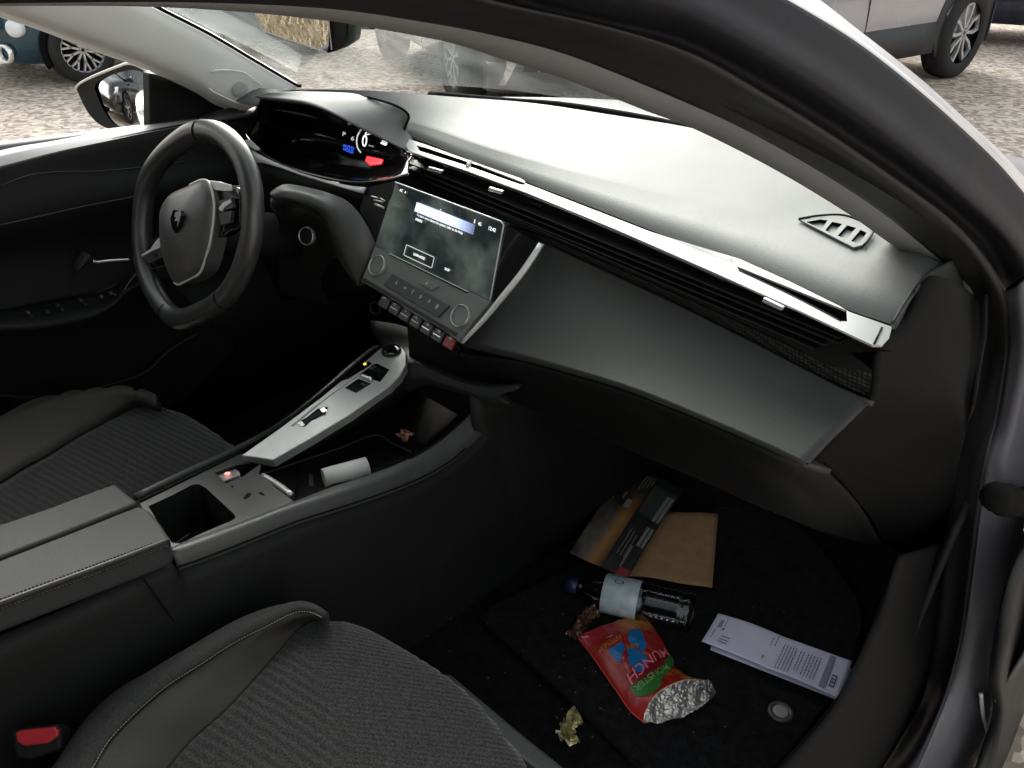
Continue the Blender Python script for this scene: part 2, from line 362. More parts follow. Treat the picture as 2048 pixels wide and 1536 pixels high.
for q in [[(857,333),(884,341),(880,348),(853,340)],[(978,374),(1004,382),(1000,389),(975,382)],[(1527,596),(1566,615),(1562,622),(1523,604)]]:
    plate('vent_tab',q,tabp,M_chrome,vent,thick=.004,bevel=.0008)
dp_=DP(-.012,.885,-.012,.8)
vs,fs=join(*[box_data(dp_(u,v),.004,.003,.002,(DE,DN,V((0,0,1)))) for u,v in [(1066,406),(1072,408),(1080,411),(1430,552),(1437,556),(1445,561),(819,326),(826,327),(824,320)]])
mk('vent_symbol',vs,fs,M_arm,vent,smooth=False)
tube('vent_surround',L([(1642,684),(1655,684),(1685,664)],DP(-.012,.86,-.012,.8)),.0016,M_dark,vent)
# textured recess between vents and glovebox
hexm=mat('honeycomb_fabric',(.028,.03,.029),.65,spec=.4); t=hexm.node_tree; bb_=t.nodes['Principled BSDF']
tc=t.nodes.new('ShaderNodeTexCoord'); vo=t.nodes.new('ShaderNodeTexVoronoi'); vo.inputs['Scale'].default_value=190; vo.inputs['Randomness'].default_value=0
bp=t.nodes.new('ShaderNodeBump'); bp.inputs['Strength'].default_value=1; bp.inputs['Distance'].default_value=.003
cr=t.nodes.new('ShaderNodeValToRGB'); cr.color_ramp.elements[0].color=(.045,.048,.046,1); cr.color_ramp.elements[1].color=(.008,.008,.008,1); cr.color_ramp.elements[0].position=.2; cr.color_ramp.elements[1].position=.6
t.links.new(tc.outputs['Object'],vo.inputs['Vector']); t.links.new(vo.outputs['Distance'],bp.inputs['Height']); t.links.new(bp.outputs[0],bb_.inputs['Normal']); t.links.new(vo.outputs['Distance'],cr.inputs['Fac']); t.links.new(cr.outputs[0],bb_.inputs['Base Color'])
gt=[(1075,480),(1200,538),(1350,608),(1500,683),(1620,745),(1700,785),(1738,800)]
rec=loft('textured_inlay',[L([(1000,447),(1085,472),(1250,542),(1400,609),(1560,682),(1660,732),(1752,747)],DP(-.004,.86,-.004,.8)),L([(1060,478),(1180,530),(1330,598),(1480,672),(1610,738),(1700,780),(1745,794)],DP(.006,.82,.006,.8))],hexm,car,n=40,lin=True)
# glovebox lid
gtop=[p for p in L(gt,DP(-.004,.82,-.004,.8))]
gsl=DP(-.004,.825,-.1,.69)
g3=L([(1060,498),(1180,556),(1330,627),(1480,702),(1610,763),(1690,803),(1722,815)],DP(-.01,.82,-.012,.8)); g4=L([(985,595),(1100,640),(1300,722),(1480,795),(1590,842),(1665,868)],DP(-.06,.76,-.062,.7))
g5=L([(925,682),(1050,712),(1250,770),(1420,838),(1540,890),(1612,925)],DP(-.1,.69,-.102,.6)); g6=L([(922,692),(1050,722),(1250,780),(1420,848),(1540,901),(1608,936)],DP(-.095,.68,-.095,.6))
R30=lambda l:rs(l,30)
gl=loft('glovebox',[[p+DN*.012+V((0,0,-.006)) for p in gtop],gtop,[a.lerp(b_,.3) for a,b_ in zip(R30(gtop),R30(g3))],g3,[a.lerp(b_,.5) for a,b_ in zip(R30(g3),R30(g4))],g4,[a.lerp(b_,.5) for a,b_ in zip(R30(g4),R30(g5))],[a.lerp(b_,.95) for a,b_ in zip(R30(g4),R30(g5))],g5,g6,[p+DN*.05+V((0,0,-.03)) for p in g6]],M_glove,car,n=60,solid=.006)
u1=rs(L([(900,700),(1050,722),(1250,780),(1420,848),(1540,901)],DP(-.09,.68,-.09,.6))+[EP(1618,930),EP(1654,945)],24,False)
u2=rs(L([(930,740),(1060,765),(1230,820),(1400,890),(1530,945)],DP(-.055,.6,-.055,.5))+[EP(1640,985),EP(1716,1007)],24,False)
u3=rs(L([(960,780),(1080,820),(1220,880),(1380,945),(1530,1012)],DP(.0,.6,.0,.5))+[EP(1660,1064),EP(1767,1092)],24,False)
und=loft('dash_underside',[[p+V((0,.006,-.003)) for p in u1],u2,u3,[p+V((-.02,.03,.01)) for p in u3],[p+V((-.02,.2,.03)) for p in u3]],M_dark,car,n=30,across=24,solid=.004)
def crow(t,z): return [DO+DE*s_+DN*t+V((0,0,z)) for s_ in (-.62,0,.66)]
loft('dash_core',[crow(.07,.925),crow(.06,.86),crow(.06,.78),crow(.05,.68)],M_void,car,n=4,lin=True)
# defroster vent at the right end
dfp=Z(.967); 
dfo=[(1598,441),(1640,436),(1690,436),(1738,455),(1743,468),(1725,492),(1707,497)]
dh=[[(1612,446),(1640,441),(1655,443),(1642,461)],[(1650,463),(1664,446),(1684,450),(1665,470)],[(1675,474),(1694,453),(1712,458),(1692,480)],[(1702,484),(1721,462),(1733,468),(1716,491)]]
plate('defroster_vent',dfo,P3(Z(.950)(1598,441),Z(.956)(1738,455),Z(.9485)(1707,497)),M_dash,dash,holes=dh,thick=.002,depth=.008,well=M_void,lift=.0015)
tube('vent_rim',[p+V((0,0,.002)) for p in L([(1597,441),(1640,434),(1690,434),(1740,455),(1745,468),(1727,494)],P3(Z(.950)(1598,441),Z(.956)(1738,455),Z(.9485)(1707,497)))],.0014,M_dark,dash)
# ---------------- instrument hood and cluster ----------------
hood_f=LF((508,193,Z(.978)),(560,198,Z(.978)),(610,206,Z(.975)),(660,225,Z(.966)),(720,256,Z(.948)),(780,285,Z(.93)),(822,305,Z(.913)))
hood_m=LF((540,186,Z(.985)),(620,190,Z(.983)),(680,205,Z(.977)),(730,228,Z(.967)),(770,248,Z(.955)),(810,266,Z(.938)),(830,282,Z(.925)))
hood_b=LF((600,182,Z(.987)),(700,186,Z(.985)),(735,196,Z(.985)),(790,213,Z(.98)),(817,232,Z(.965)),(815,250,Z(.948)),(808,268,Z(.935)))
hood=loft('instrument_hood',[[p+V((0,.012,-.006)) for p in hood_f],[p+V((0,.001,-.001)) for p in hood_f],hood_f,[a.lerp(b_,.12) for a,b_ in zip(rs(hood_f,12),rs(hood_m,12))],hood_m,hood_b],M_dash,dash,n=40,across=18)
tube('seam',[p+V((0,0,.002)) for p in LF((735,196,Z(.985)),(790,213,Z(.982)),(817,232,Z(.967)),(812,252,Z(.95)),(806,268,Z(.934)))],.0022,M_void,dash)
# hood interior, display, lower tray
clu=loft('instrument_cluster',[[p+V((0,.012,-.007)) for p in hood_f],LF((506,230,Y(.07)),(560,240,Y(.085)),(620,255,Y(.09)),(680,272,Y(.085)),(740,292,Y(.07)),(790,305,Y(.04)),(820,315,Y(.005))),
   LF((500,268,Y(.06)),(545,295,Y(.06)),(600,312,Y(.05)),(670,325,Y(.04)),(740,335,Y(.03)),(790,332,Y(.01)),(815,325,Y(-.01))),
   LF((488,262,Y(.0)),(510,292,Y(-.02)),(560,325,Y(-.03)),(640,350,Y(-.04)),(710,361,Y(-.045)),(770,357,Y(-.04)),(815,347,Y(-.03))),
   LF((484,266,Y(.0)),(506,298,Y(-.02)),(556,332,Y(-.03)),(638,357,Y(-.04)),(710,368,Y(-.045)),(772,364,Y(-.04)),(818,352,Y(-.03)))],M_gloss,car,n=40,across=30,solid=.004)
dsp=[hit(525,215,(-.4,.055,.9),(0,1,-.25)),hit(800,300,(-.4,.055,.9),(0,1,-.25)),hit(792,352,(-.4,.045,.9),(0,1,-.25)),hit(520,285,(-.4,.045,.9),(0,1,-.25))]
# the display stands upright inside the hood
dpl=P3(Y(.055)(545,225),Y(.03)(800,300),Y(.035)(600,312))
M_ring=mat('display_ring',(.02,.02,.02),.4,emit=(.75,.8,.75),estr=.35)
M_blue=mat('display_blue',(.01,.02,.05),.4,emit=(.03,.1,.8),estr=.9)
M_red=mat('warning_red',(.5,.01,.02),.4,emit=(1,.03,.04),estr=.95)
M_white=mat('display_white',(.2,.2,.2),.4,emit=(.85,.87,.85),estr=.8); M_sym=mat('pale_symbol',(.6,.6,.58),.5)
def dq(px,lift=.004):
    P=[dpl(u,v) for u,v in px]; return quadmap(P,lift)
q0=dq([(727,268),(742,273),(738,296),(725,291)])
texts('speed_digit',q0,[('0',.15,.0,.85,1)],M_white,clu)
tube('dial_ring',[dpl(u,v)+V((0,-.004,0)) for u,v in [(724,262),(719,270),(717,282),(719,295),(725,304)]],.0012,M_ring,clu,seg=6)
q1=dq([(690,288),(712,295),(710,308),(688,300)])
texts('blue_text',q1,[('AUTO',0,0,1,.4),('HOLD',.1,.5,1,1)],M_blue,clu)
q2=dq([(690,262),(714,270),(711,282),(688,276)])
texts('gear_text',q2,[('P',0,.1,.25,.7),('6',.75,.3,1,1)],M_ring,clu)
q3=dq([(766,284),(778,288),(774,294),(764,289)]); qrects('white_icon',q3,[(0,0,1,.6)],M_white,clu)
q4=dq([(742,289),(752,292),(751,295),(741,292)]); texts('unit_text',q4,[('km/h',0,0,1,1)],M_ring,clu)
plate('red_warning_lamp',[(740,324),(772,331),(768,339),(745,341),(737,333)],P3(Y(.0)(740,324),Y(-.01)(772,331),Y(-.025)(745,341)),M_red,clu,thick=.003,bevel=.001,lift=.012)
plate('indicator_lens',[(503,281),(508,280),(530,299),(527,303),(521,302),(497,286)],P3(Y(-.01)(503,280),Y(-.02)(530,299),Y(-.02)(521,303)),M_alu,clu,thick=.004,bevel=.0012,lift=.012)
chs=loft('chrome_strip',[LF((503,301,Y(-.03)),(530,315,Y(-.035)),(560,328,Y(-.04)),(600,344,Y(-.045)),(660,362,Y(-.05)),(700,371,Y(-.05)),(730,374,Y(-.05))),
   LF((510,325,Y(-.035)),(530,327,Y(-.04)),(562,336,Y(-.045)),(600,347,Y(-.05)),(655,364,Y(-.055)),(692,377,Y(-.055)),(724,386,Y(-.055)))],M_alu,car,n=30,solid=.004)
# black gloss band under it and the dash front behind the wheel
fr=loft('lower_dash_front',[LF((300,300,Y(.0)),(420,290,Y(.0)),(505,322,Y(-.02)),(560,338,Y(-.03)),(660,368,Y(-.045)),(725,388,Y(-.05)),(760,380,Y(-.045)),(800,360,Y(-.03))),
   LF((300,380,Y(.0)),(420,370,Y(.0)),(520,385,Y(-.01)),(560,390,Y(-.02)),(640,410,Y(-.03)),(700,420,Y(-.03)),(735,430,Y(-.03)),(780,420,Y(-.03))),
   LF((300,600,Y(.06)),(420,580,Y(.06)),(520,600,Y(.06)),(580,600,Y(.06)),(640,600,Y(.06)),(690,600,Y(.05)),(720,590,Y(.03)),(760,600,Y(.0)))],M_dark,car,n=24,across=12,solid=.006)
# air vent left of the wheel
for k,(a,b_) in enumerate([((385,292),(450,300)),((392,308),(455,316)),((398,322),(460,326))]):
    tube('louvre',[Y(-.01)(*a),Y(-.02)(*b_)],.0025,M_dark if k else M_alu,fr,n=4)
# cowl wing below the cluster, right of the wheel
f1=LF((540,386,Y(-.16)),(552,376,Y(-.15)),(575,368,Y(-.13)),(630,378,Y(-.1)),(680,395,Y(-.09)),(710,420,Y(-.085)),(735,455,Y(-.08)),(752,492,Y(-.075)))
f2=LF((545,396,Y(-.17)),(560,392,Y(-.165)),(600,398,Y(-.14)),(640,412,Y(-.12)),(662,430,Y(-.11)),(680,470,Y(-.105)),(700,520,Y(-.105)),(718,562,Y(-.1)))
f3=LF((550,402,Y(-.16)),(565,400,Y(-.15)),(600,408,Y(-.12)),(635,424,Y(-.1)),(650,450,Y(-.09)),(662,490,Y(-.09)),(690,540,Y(-.09)),(714,572,Y(-.09)))
wing=loft('steering_cowl_wing',[f1,f2,f3,[p+V((-.0,.07,-.01)) for p in f3]],M_cowl,car,n=40,solid=.004)
colm=loft('steering_column_shroud',[LF((545,396,Y(-.16)),(600,408,Y(-.11)),(650,440,Y(-.09)),(680,520,Y(-.08))),
   LF((543,412,Y(-.17)),(575,432,Y(-.13)),(620,450,Y(-.1)),(665,520,Y(-.08))),
   LF((560,442,Y(-.15)),(580,446,Y(-.12)),(620,480,Y(-.09)),(650,545,Y(-.07))),
   LF((555,500,Y(-.1)),(580,520,Y(-.09)),(620,540,Y(-.08)),(640,570,Y(-.07))),
   LF((560,590,Y(-.05)),(590,600,Y(-.05)),(630,610,Y(-.05)),(660,615,Y(-.05)))],M_dark,car,n=24,across=20,solid=.004)
bp0=PL(Y(-.105)(617,472),(.25,-.93,.25))
def ring(name,c,f,r1,r2,h,m,parent,seg=28,cap=None,capm=None):
    c=V(c); n=f.normalized(); s=n.cross(V((0,0,1)))
    if s.length<.05: s=n.cross(V((0,1,0)))
    s.normalize(); q=n.cross(s); prof=[(r1,0),(r1,h),(r1*.5+r2*.5,h*1.25),(r2,h),(r2,0)]
    vs=[];fs=[]
    for (r_,hh) in prof:
        for k in range(seg):
            a=2*math.pi*k/seg; vs.append(c+(s*math.cos(a)+q*math.sin(a))*r_+n*hh)
    for i in range(len(prof)-1):
        for k in range(seg): fs.append((i*seg+k,i*seg+(k+1)%seg,(i+1)*seg+(k+1)%seg,(i+1)*seg+k))
    return mk(name,vs,fs,m,parent)
def disc(name,c,f,r,h,m,parent,seg=28,dome=.0):
    c=V(c); n=f.normalized(); s=n.cross(V((0,0,1)))
    if s.length<.05: s=n.cross(V((0,1,0)))
    s.normalize(); q=n.cross(s); vs=[];fs=[]
    for (r_,hh) in [(r,0),(r,h*.8),(r*.93,h),(r*.5,h+dome*.7)]:
        for k in range(seg):
            a=2*math.pi*k/seg; vs.append(c+(s*math.cos(a)+q*math.sin(a))*r_+n*hh)
    for i in range(3):
        for k in range(seg): fs.append((i*seg+k,i*seg+(k+1)%seg,(i+1)*seg+(k+1)%seg,(i+1)*seg+k))
    vs.append(c+n*(h+dome)); e=len(vs)-1
    for k in range(seg): fs.append((3*seg+k,3*seg+(k+1)%seg,e))
    return mk(name,vs,fs,m,parent)
bn=V((.3,-.9,.3)); bc=Y(-.115)(617,472)
sb=disc('start_button',bc,bn,.0145,.007,M_dark,car,dome=.001); ring('button_ring',bc,bn,.0142,.0158,.007,M_satin,sb)
# ---------------- central touchscreen ----------------
scr4=[Y(-.045)(790,364),Y(-.055)(1008,445),Y(-.075)(980,602),Y(-.08)(749,492)]
n_=(scr4[1]-scr4[0]).cross(scr4[3]-scr4[0]).normalized(); 
if n_.dot(CP-scr4[0])<0:n_=-n_
glass=mat('screen_glass',(.016,.019,.019),.12,spec=.8,var=(14,.6)); 
tt=glass.node_tree; tb=tt.nodes['Principled BSDF']
smud=tt.nodes.new('ShaderNodeTexNoise'); smud.inputs['Scale'].default_value=22; smud.inputs['Detail'].default_value=4; smud.inputs['Distortion'].default_value=1.5
tcn=tt.nodes.new('ShaderNodeTexCoord'); mr=tt.nodes.new('ShaderNodeMapRange'); mr.inputs['From Min'].default_value=.4; mr.inputs['From Max'].default_value=.75; mr.inputs['To Min'].default_value=.06; mr.inputs['To Max'].default_value=.3
tt.links.new(tcn.outputs['Object'],smud.inputs['Vector']); tt.links.new(smud.outputs['Fac'],mr.inputs['Value']); tt.links.new(mr.outputs[0],tb.inputs['Roughness'])
vs=[p for p in scr4]+[p-n_*.012 for p in scr4]; fs=[(0,1,2,3),(4,5,6,7),(0,1,5,4),(1,2,6,5),(2,3,7,6),(3,0,4,7)]
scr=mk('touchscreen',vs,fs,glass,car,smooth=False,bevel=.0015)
tube('screen_edge',[scr4[0],scr4[1],scr4[2]],.0011,M_alu,scr,smoothp=False,n=40)
qs=quadmap(scr4,.0008)
tb.inputs['Emission Strength'].default_value=1; er=tt.nodes.new('ShaderNodeValToRGB'); er.color_ramp.elements[0].position=.42; er.color_ramp.elements[0].color=(.004,.006,.006,1); er.color_ramp.elements[1].position=.68; er.color_ramp.elements[1].color=(.03,.036,.032,1)  # noisy glow stands in for outside reflections on the glass
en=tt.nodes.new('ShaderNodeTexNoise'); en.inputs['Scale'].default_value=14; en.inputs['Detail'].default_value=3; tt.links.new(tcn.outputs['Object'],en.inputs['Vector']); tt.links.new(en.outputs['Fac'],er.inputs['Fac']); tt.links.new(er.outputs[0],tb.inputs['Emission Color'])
M_bar=mat('screen_bar',(.1,.1,.15),.4,emit=(.62,.72,1),estr=.85); M_bar2=mat('screen_bar_fade',(.1,.1,.15),.4,emit=(.3,.4,.75),estr=.5); M_bar3=mat('screen_bar_dim',(.05,.05,.1),.4,emit=(.08,.13,.3),estr=.5)
# title bar, fading towards its right end
def barm():
    m=mat('screen_title_bar',(.05,.06,.1),.3,emit=(.5,.6,.95),estr=1); t=m.node_tree; b=t.nodes['Principled BSDF']
    at=t.nodes.new('ShaderNodeAttribute'); at.attribute_name='barcol'; t.links.new(at.outputs['Color'],b.inputs['Emission Color']); return m
vs=[];fs=[];cols=[]
for i in range(21):
    s=i/20; x=.255+.53*s
    vs+=[qs(x,.155,0),qs(x,.285,0)]
    k=(.75+.35*s) if s<.5 else max(0,1.05-(s-.5)*1.9)
    c_=(.52*k+.0,.62*k,.92*k+.03*(1-k),1)
    cols+=[c_,c_]
    if i: o_=2*i; fs.append((o_-2,o_,o_+1,o_-1))
bar=mk('title_bar',vs,fs,barm(),scr,smooth=False,face_cam=True)
ca=bar.data.color_attributes.new('barcol','FLOAT_COLOR','POINT')
for i,c_ in enumerate(cols): ca.data[i].color=c_
texts('screen_text',qs,[('To learn more about the system, refer to the Help',.285,.30,.70,.345),('menu',.285,.365,.345,.40),('LEARN MORE',.345,.835,.445,.872),('SKIP',.62,.84,.66,.875),('12:42',.895,.105,.95,.15),('4G',.805,.1,.83,.145),('i',.77,.09,.778,.14),('O',.47,.125,.48,.16),('AC',.07,.06,.10,.10),('A',.12,.065,.135,.10)],M_white,scr)
bx=[(.27,.775),(.52,.775),(.52,.93),(.27,.93)]
tube('screen_button_outline',[qs(a,b_,.0005) for a,b_ in bx],.0006,M_ring,scr,closed=True,smoothp=False,n=60,seg=5)
# side of the screen housing
plate('screen_side',[(1012,448),(1078,485),(1060,515),(990,605),(982,602)],P3(scr4[1],scr4[2],Y(-.01)(1075,487)),M_gloss,car,thick=.004,bevel=.001)
pl2=loft('centre_stack_trim',[LF((1077,485,Y(-.035)),(1040,540,Y(-.06)),(1000,590,Y(-.08)),(960,640,Y(-.095)),(918,684,Y(-.105))),LF((1086,488,Y(-.035)),(1050,543,Y(-.06)),(1010,593,Y(-.08)),(968,643,Y(-.095)),(925,687,Y(-.105)))],M_alu,car,n=20,solid=.004)
# control panel
cp4=[Y(-.08)(749,492),Y(-.075)(982,603),Y(-.112)(916,678),Y(-.115)(722,562)]
qc=quadmap(cp4,0); cn=(cp4[1]-cp4[0]).cross(cp4[3]-cp4[0]).normalized()
if cn.dot(CP-cp4[0])<0: cn=-cn
def pan(nm,cs,th,m,par,lift=0,bevel=.001):
    P=[qc(a,b_,lift) for a,b_ in cs]; vs=P+[p-cn*th for p in P]; k=len(P)
    fs=[tuple(range(k)),tuple(range(k,2*k))]+[(i,(i+1)%k,(i+1)%k+k,i+k) for i in range(k)]
    return mk(nm,vs,fs,m,par,smooth=False,bevel=bevel)
cpn=pan('control_panel',[(0,0),(1,0),(1,1),(0,1)],.012,M_panel,car,bevel=.002)
pan('panel_lip',[(.03,.88),(.97,.9),(.97,.97),(.0,.96)],.006,M_arm,cpn,.003)
pan('panel_groove',[(.16,.0),(.83,.02),(.83,.06),(.16,.04)],.004,M_void,cpn,.001,bevel=0)
pan('ledge',[(.15,.0),(.83,.01),(.83,.03),(.15,.02)],.004,M_alu,cpn,.003)
pan('button_row',[(.25,.42),(.79,.46),(.77,.82),(.22,.78)],.004,M_deck,cpn,.0035)
pan('hazard_button',[(.50,.18),(.63,.19),(.60,.36),(.48,.34)],.004,M_panel,cpn,.002)
texts('panel_symbol',lambda s,t_,h=0:qc(s,t_,.0044),[('A',.315,.53,.332,.63),('=',.40,.57,.422,.61),('f',.477,.53,.488,.64),('o',.553,.55,.568,.64),('x',.633,.56,.648,.63),('B',.71,.56,.727,.66),('A',.535,.22,.555,.29)],M_sym,cpn)
for s,tt_ in [(.10,.42),(.905,.55)]:
    c=qc(s,tt_,0)
    d_=disc('dial',c,cn,.0155,.004,M_panel,cpn,dome=-.0015); ring('dial_rim',c,cn,.0157,.0172,.0052,M_satin,d_,seg=36)
# toggle switches
for k in range(7):
    s=.27+.113*k
    c=qc(s,1.17,-.006); m_=mat('red_toggle',(.16,.01,.01),.35,spec=.6) if k==6 else M_deck
    dx=(cp4[2]-cp4[3]).normalized()
    v,f=box_data(c,.020,.018,.007,(dx,cn.cross(dx),cn)); tg=mk('toggle_switch',v,f,m_,car,smooth=False,bevel=.002)
    if k==6: tg['label']='red toggle switch with warning symbol'
    if 0<k<6: v,f=box_data(c+cn*.0037-cn.cross(dx)*.0,.016,.0012,.001,(dx,cn.cross(dx),cn)); mk('toggle_edge',v,f,M_chrome if k>3 else M_alu,tg,smooth=False)
texts('toggle_symbol',lambda s,t_,h=0:qc(s,t_,-.002),[(ch,.255+.113*k,1.045,.28+.113*k,1.10) for k,ch in enumerate('PCYRSBD')],M_sym,cpn)
kb=loft('toggle_backing',[[qc(.0,1.0,-.006),qc(1,1.0,-.006)],[qc(0.05,1.12,-.012),qc(1,1.12,-.012)],[qc(.1,1.35,-.03),qc(1,1.35,-.03)]],M_gloss,car,n=4,lin=True,solid=.004)
ring('socket_ring',Y(-.09)(752,616),V((.3,-.9,.2)),.009,.0115,.003,M_dark,car)
# small opening left of the screen with the bracket behind
plate('stack_side_left',[(728,375),(786,362),(778,395),(748,490),(735,455),(715,420)],P3(Y(-.05)(728,378),Y(-.05)(788,364),Y(-.08)(746,490)),M_dark,car,thick=.01,lift=-.004)
mk('bracket_highlight',*join(*[tube_data(rs([Y(-.062)(*a),Y(-.062)(*b_)],4),r_,6) for a,b_,r_ in [((742,392),(756,396),.0012),((748,400),(766,404),.0014),((750,408),(768,416),.0022),((760,396),(770,402),.001)]]),M_satin,car)
# stack column filler behind everything
for nm,(a,b_) in {'stack_core':((.12,.02,.70),None)}.items():
    box('centre_stack',(-.0,.04,.66),(.22,.16,.32),M_dark,car,bevel=.01)
# ---------------- steering wheel ----------------
WN=V((0,-.955,.298)); WP=V((-.37,-.269,.80)); wf=PL(WP,WN)
rimpx=[(410,262),(436,267),(460,283),(481,310),(496,345),(504,385),(506,430),(502,478),(488,530),(466,574),(436,606),(400,626),(366,638),(345,632),(326,612),(304,574),(289,525),(284,470),(286,420),(293,375),(308,338),(332,308),(362,282),(388,266)]
rim=tube('steering_wheel',L(rimpx,wf),.0168,M_leather,car,seg=16,n=97,closed=True,rb=.019)
for (u,v) in [(404,262),(336,625),(448,598)]:
    c=wf(u,v); i=min(range(len(rimpx)),key=lambda k:(wf(*rimpx[k])-c).length); tdir=(wf(*rimpx[(i+1)%len(rimpx)])-wf(*rimpx[i-1])).normalized()
    ring('leather_seam',c-tdir*.0008,tdir,.0165,.0186,.0014,M_void,rim,seg=20)
hubpx=[(332,430),(338,410),(356,387),(388,372),(415,361),(428,367),(438,395),(438,430),(428,492),(410,545),(368,568),(357,560),(340,520),(333,478)]
hb=rs(L(hubpx,wf)+[wf(*hubpx[0])],57)[:-1]; hc=sum(hb,V((0,0,0)))/len(hb)
vs=[];fs=[]; K=len(hb)
hc=hc*.35+wf(383,468)*.65; rings=[(1.0,-.02),(1.0,.006),(.965,.014),(.80,.021),(.45,.031),(.10,.037)]
for sc,h in rings: vs+=[hc+(p-hc)*sc+WN*h for p in hb]
for i in range(len(rings)-1):
    for k in range(K): fs.append((i*K+k,i*K+(k+1)%K,(i+1)*K+(k+1)%K,(i+1)*K+k))
vs.append(hc+WN*.037); fs+=[((len(rings)-1)*K+k,(len(rings)-1)*K+(k+1)%K,len(vs)-1) for k in range(K)]
hub=mk('hub',vs,fs,M_hub,rim)
tube('hub_chrome',[p+WN*.009 for p in L([(337,505),(342,522),(357,560),(367,569),(385,560),(410,546),(421,515),(430,488),(438,435),(438,400),(429,368),(415,361),(390,371)],wf)],.0022,M_alu,rim,n=60)
wo=PL(WP+WN*.037,WN); bq=quadmap([wo(342,420),wo(366,418),wo(364,464),wo(341,468)],.002)
badge_px=[(.3,.0),(.75,.05),(1,.3),(.8,.75),(.5,1),(.2,.75),(.05,.35)]
def flat(nm,pts,m,par,th=.002):
    n=V((0,0,0))
    for a,b_ in zip(pts,pts[1:]+pts[:1]): n+=(a-pts[0]).cross(b_-pts[0])
    n.normalize(); 
    if n.dot(CP-pts[0])<0:n=-n
    k=len(pts); vs=list(pts)+[p-n*th for p in pts]; fs=[tuple(range(k)),tuple(range(k,2*k))]+[(i,(i+1)%k,(i+1)%k+k,i+k) for i in range(k)]
    return mk(nm,vs,fs,m,par,smooth=False)
bdg=flat('badge',[bq(a,b_,0) for a,b_ in badge_px],M_gloss,hub,.012)
flat('badge_emblem',[bq(a,b_,.0008) for a,b_ in [(.5,.12),(.85,.08),(.95,.3),(.8,.55),(.68,.75),(.72,.5),(.45,.48),(.6,.35),(.42,.3)]],M_chrome,hub,.001)
def spoke(px,sw):
    s=loft('spoke',[[p-WN*.004 for p in L(px[0],wf)],[p+WN*.003 for p in L(px[1],wf)]],M_gloss,rim,n=12,across=6,solid=.012); return s
sr=loft('spoke',[L([(432,376),(450,372),(470,374),(480,385)],wf),L([(440,430),(455,440),(470,445),(482,440)],wf),L([(436,475),(450,470),(465,460),(480,455)],wf)],M_gloss,rim,n=14,across=10,solid=.015)
flat('spoke_trim',[wf(u,v)+WN*.006 for u,v in [(420,362),(440,364),(466,370),(468,382),(455,382),(436,380),(428,370)]],M_alu,sr,.004)
for q in [[(449,402),(474,396),(476,416),(448,424)],[(448,427),(474,422),(470,446),(452,450)]]:
    flat('wheel_switch',[wf(u,v)+WN*.009 for u,v in q],M_deck,sr,.006)
flat('switch_chrome',[wf(u,v)+WN*.0105 for u,v in [(449,418),(458,406),(472,400),(474,406),(462,414),(455,424)]],M_alu,sr,.003)
sl_=loft('spoke',[L([(292,500),(300,484),(320,470),(335,462)],wf),L([(292,515),(305,508),(325,498),(338,490)],wf),L([(300,528),(315,534),(330,530),(342,526)],wf)],M_gloss,rim,n=14,across=10,solid=.015)
flat('wheel_switch',[wf(u,v)+WN*.009 for u,v in [(296,512),(332,494),(334,514),(308,527),(300,522)]],M_deck,sl_,.006)
flat('switch_chrome',[wf(u,v)+WN*.0105 for u,v in [(294,510),(312,499),(322,484),(332,474),(334,488),(330,496),(314,503),(296,513)]],M_alu,sl_,.003)
tube('spoke_rim_trim',[wf(u,v)+WN*.004 for u,v in [(288,500),(292,520),(305,536),(322,535),(338,528)]],.0012,M_leather,sl_)
disc('wheel_switch',wf(322,508)+WN*.010,WN,.005,.003,M_arm,sl_)
tube('column_stalk',[V((-.40,-.15,.84)),wf(372,380)-WN*.03],.006,M_dark,rim,n=4)
tube('steering_column',[WP-WN*.01,WP-WN*.2],.04,M_dark,rim,n=4,seg=16)
# ---------------- driver door ----------------
sillL=L([(-160,375),(0,333),(100,306),(200,284),(300,263),(385,248),(450,240),(520,234)],X(-.70))
sOut=L([(-160,350),(0,301),(100,283),(200,265),(300,249),(380,238),(450,233),(520,228)],X(-.735))
door=loft('driver_door',[[p+V((-.03,0,-.01)) for p in sillL],sillL,L([(-160,425),(0,372),(60,350),(130,343),(200,340),(300,330),(380,322),(480,310)],X(-.69)),
    L([(-160,480),(0,452),(90,430),(200,410),(300,392),(400,372),(480,360)],X(-.675)),L([(-160,550),(0,520),(100,510),(200,490),(300,470),(400,450),(480,440)],X(-.71)),
    L([(-160,640),(0,625),(100,605),(200,588),(300,570),(400,550),(480,540)],X(-.70))],M_dark,car,n=40,across=40,solid=.01)
pulls=loft('door_sill_cap',[[p+V((-.01,0,-.1)) for p in sOut],sOut,[a.lerp(b_,.5)+V((0,0,.002)) for a,b_ in zip(rs(sOut,12),rs(sillL,12))],[p+V((0,0,-.001)) for p in sillL]],mat('sky_lit_waist_rail',(.28,.28,.28),.5),door,n=30)  # body paint lightened, the reflection on the door top is painted in
arm_=loft('door_armrest',[L([(-160,640),(0,622),(100,604),(200,584),(232,570),(245,560)],X(-.70)),L([(-160,655),(0,648),(80,642),(160,628),(215,610),(240,590)],X(-.63)),L([(-160,665),(0,660),(85,655),(170,638),(220,615),(250,585)],X(-.62)),
    L([(-160,700),(0,690),(100,682),(200,660),(260,630),(320,560)],X(-.65)),L([(-160,860),(0,800),(100,770),(200,750),(300,700),(400,620)],X(-.68)),L([(-160,1000),(0,950),(100,900),(250,860),(380,800),(480,700)],X(-.69))],M_dark,door,n=40,across=30,solid=.008)
tube('armrest_edge',L([(-40,655),(0,651),(80,648),(160,632),(215,612),(240,592),(262,560),(285,535)],X(-.63)),.0018,M_deck,arm_)
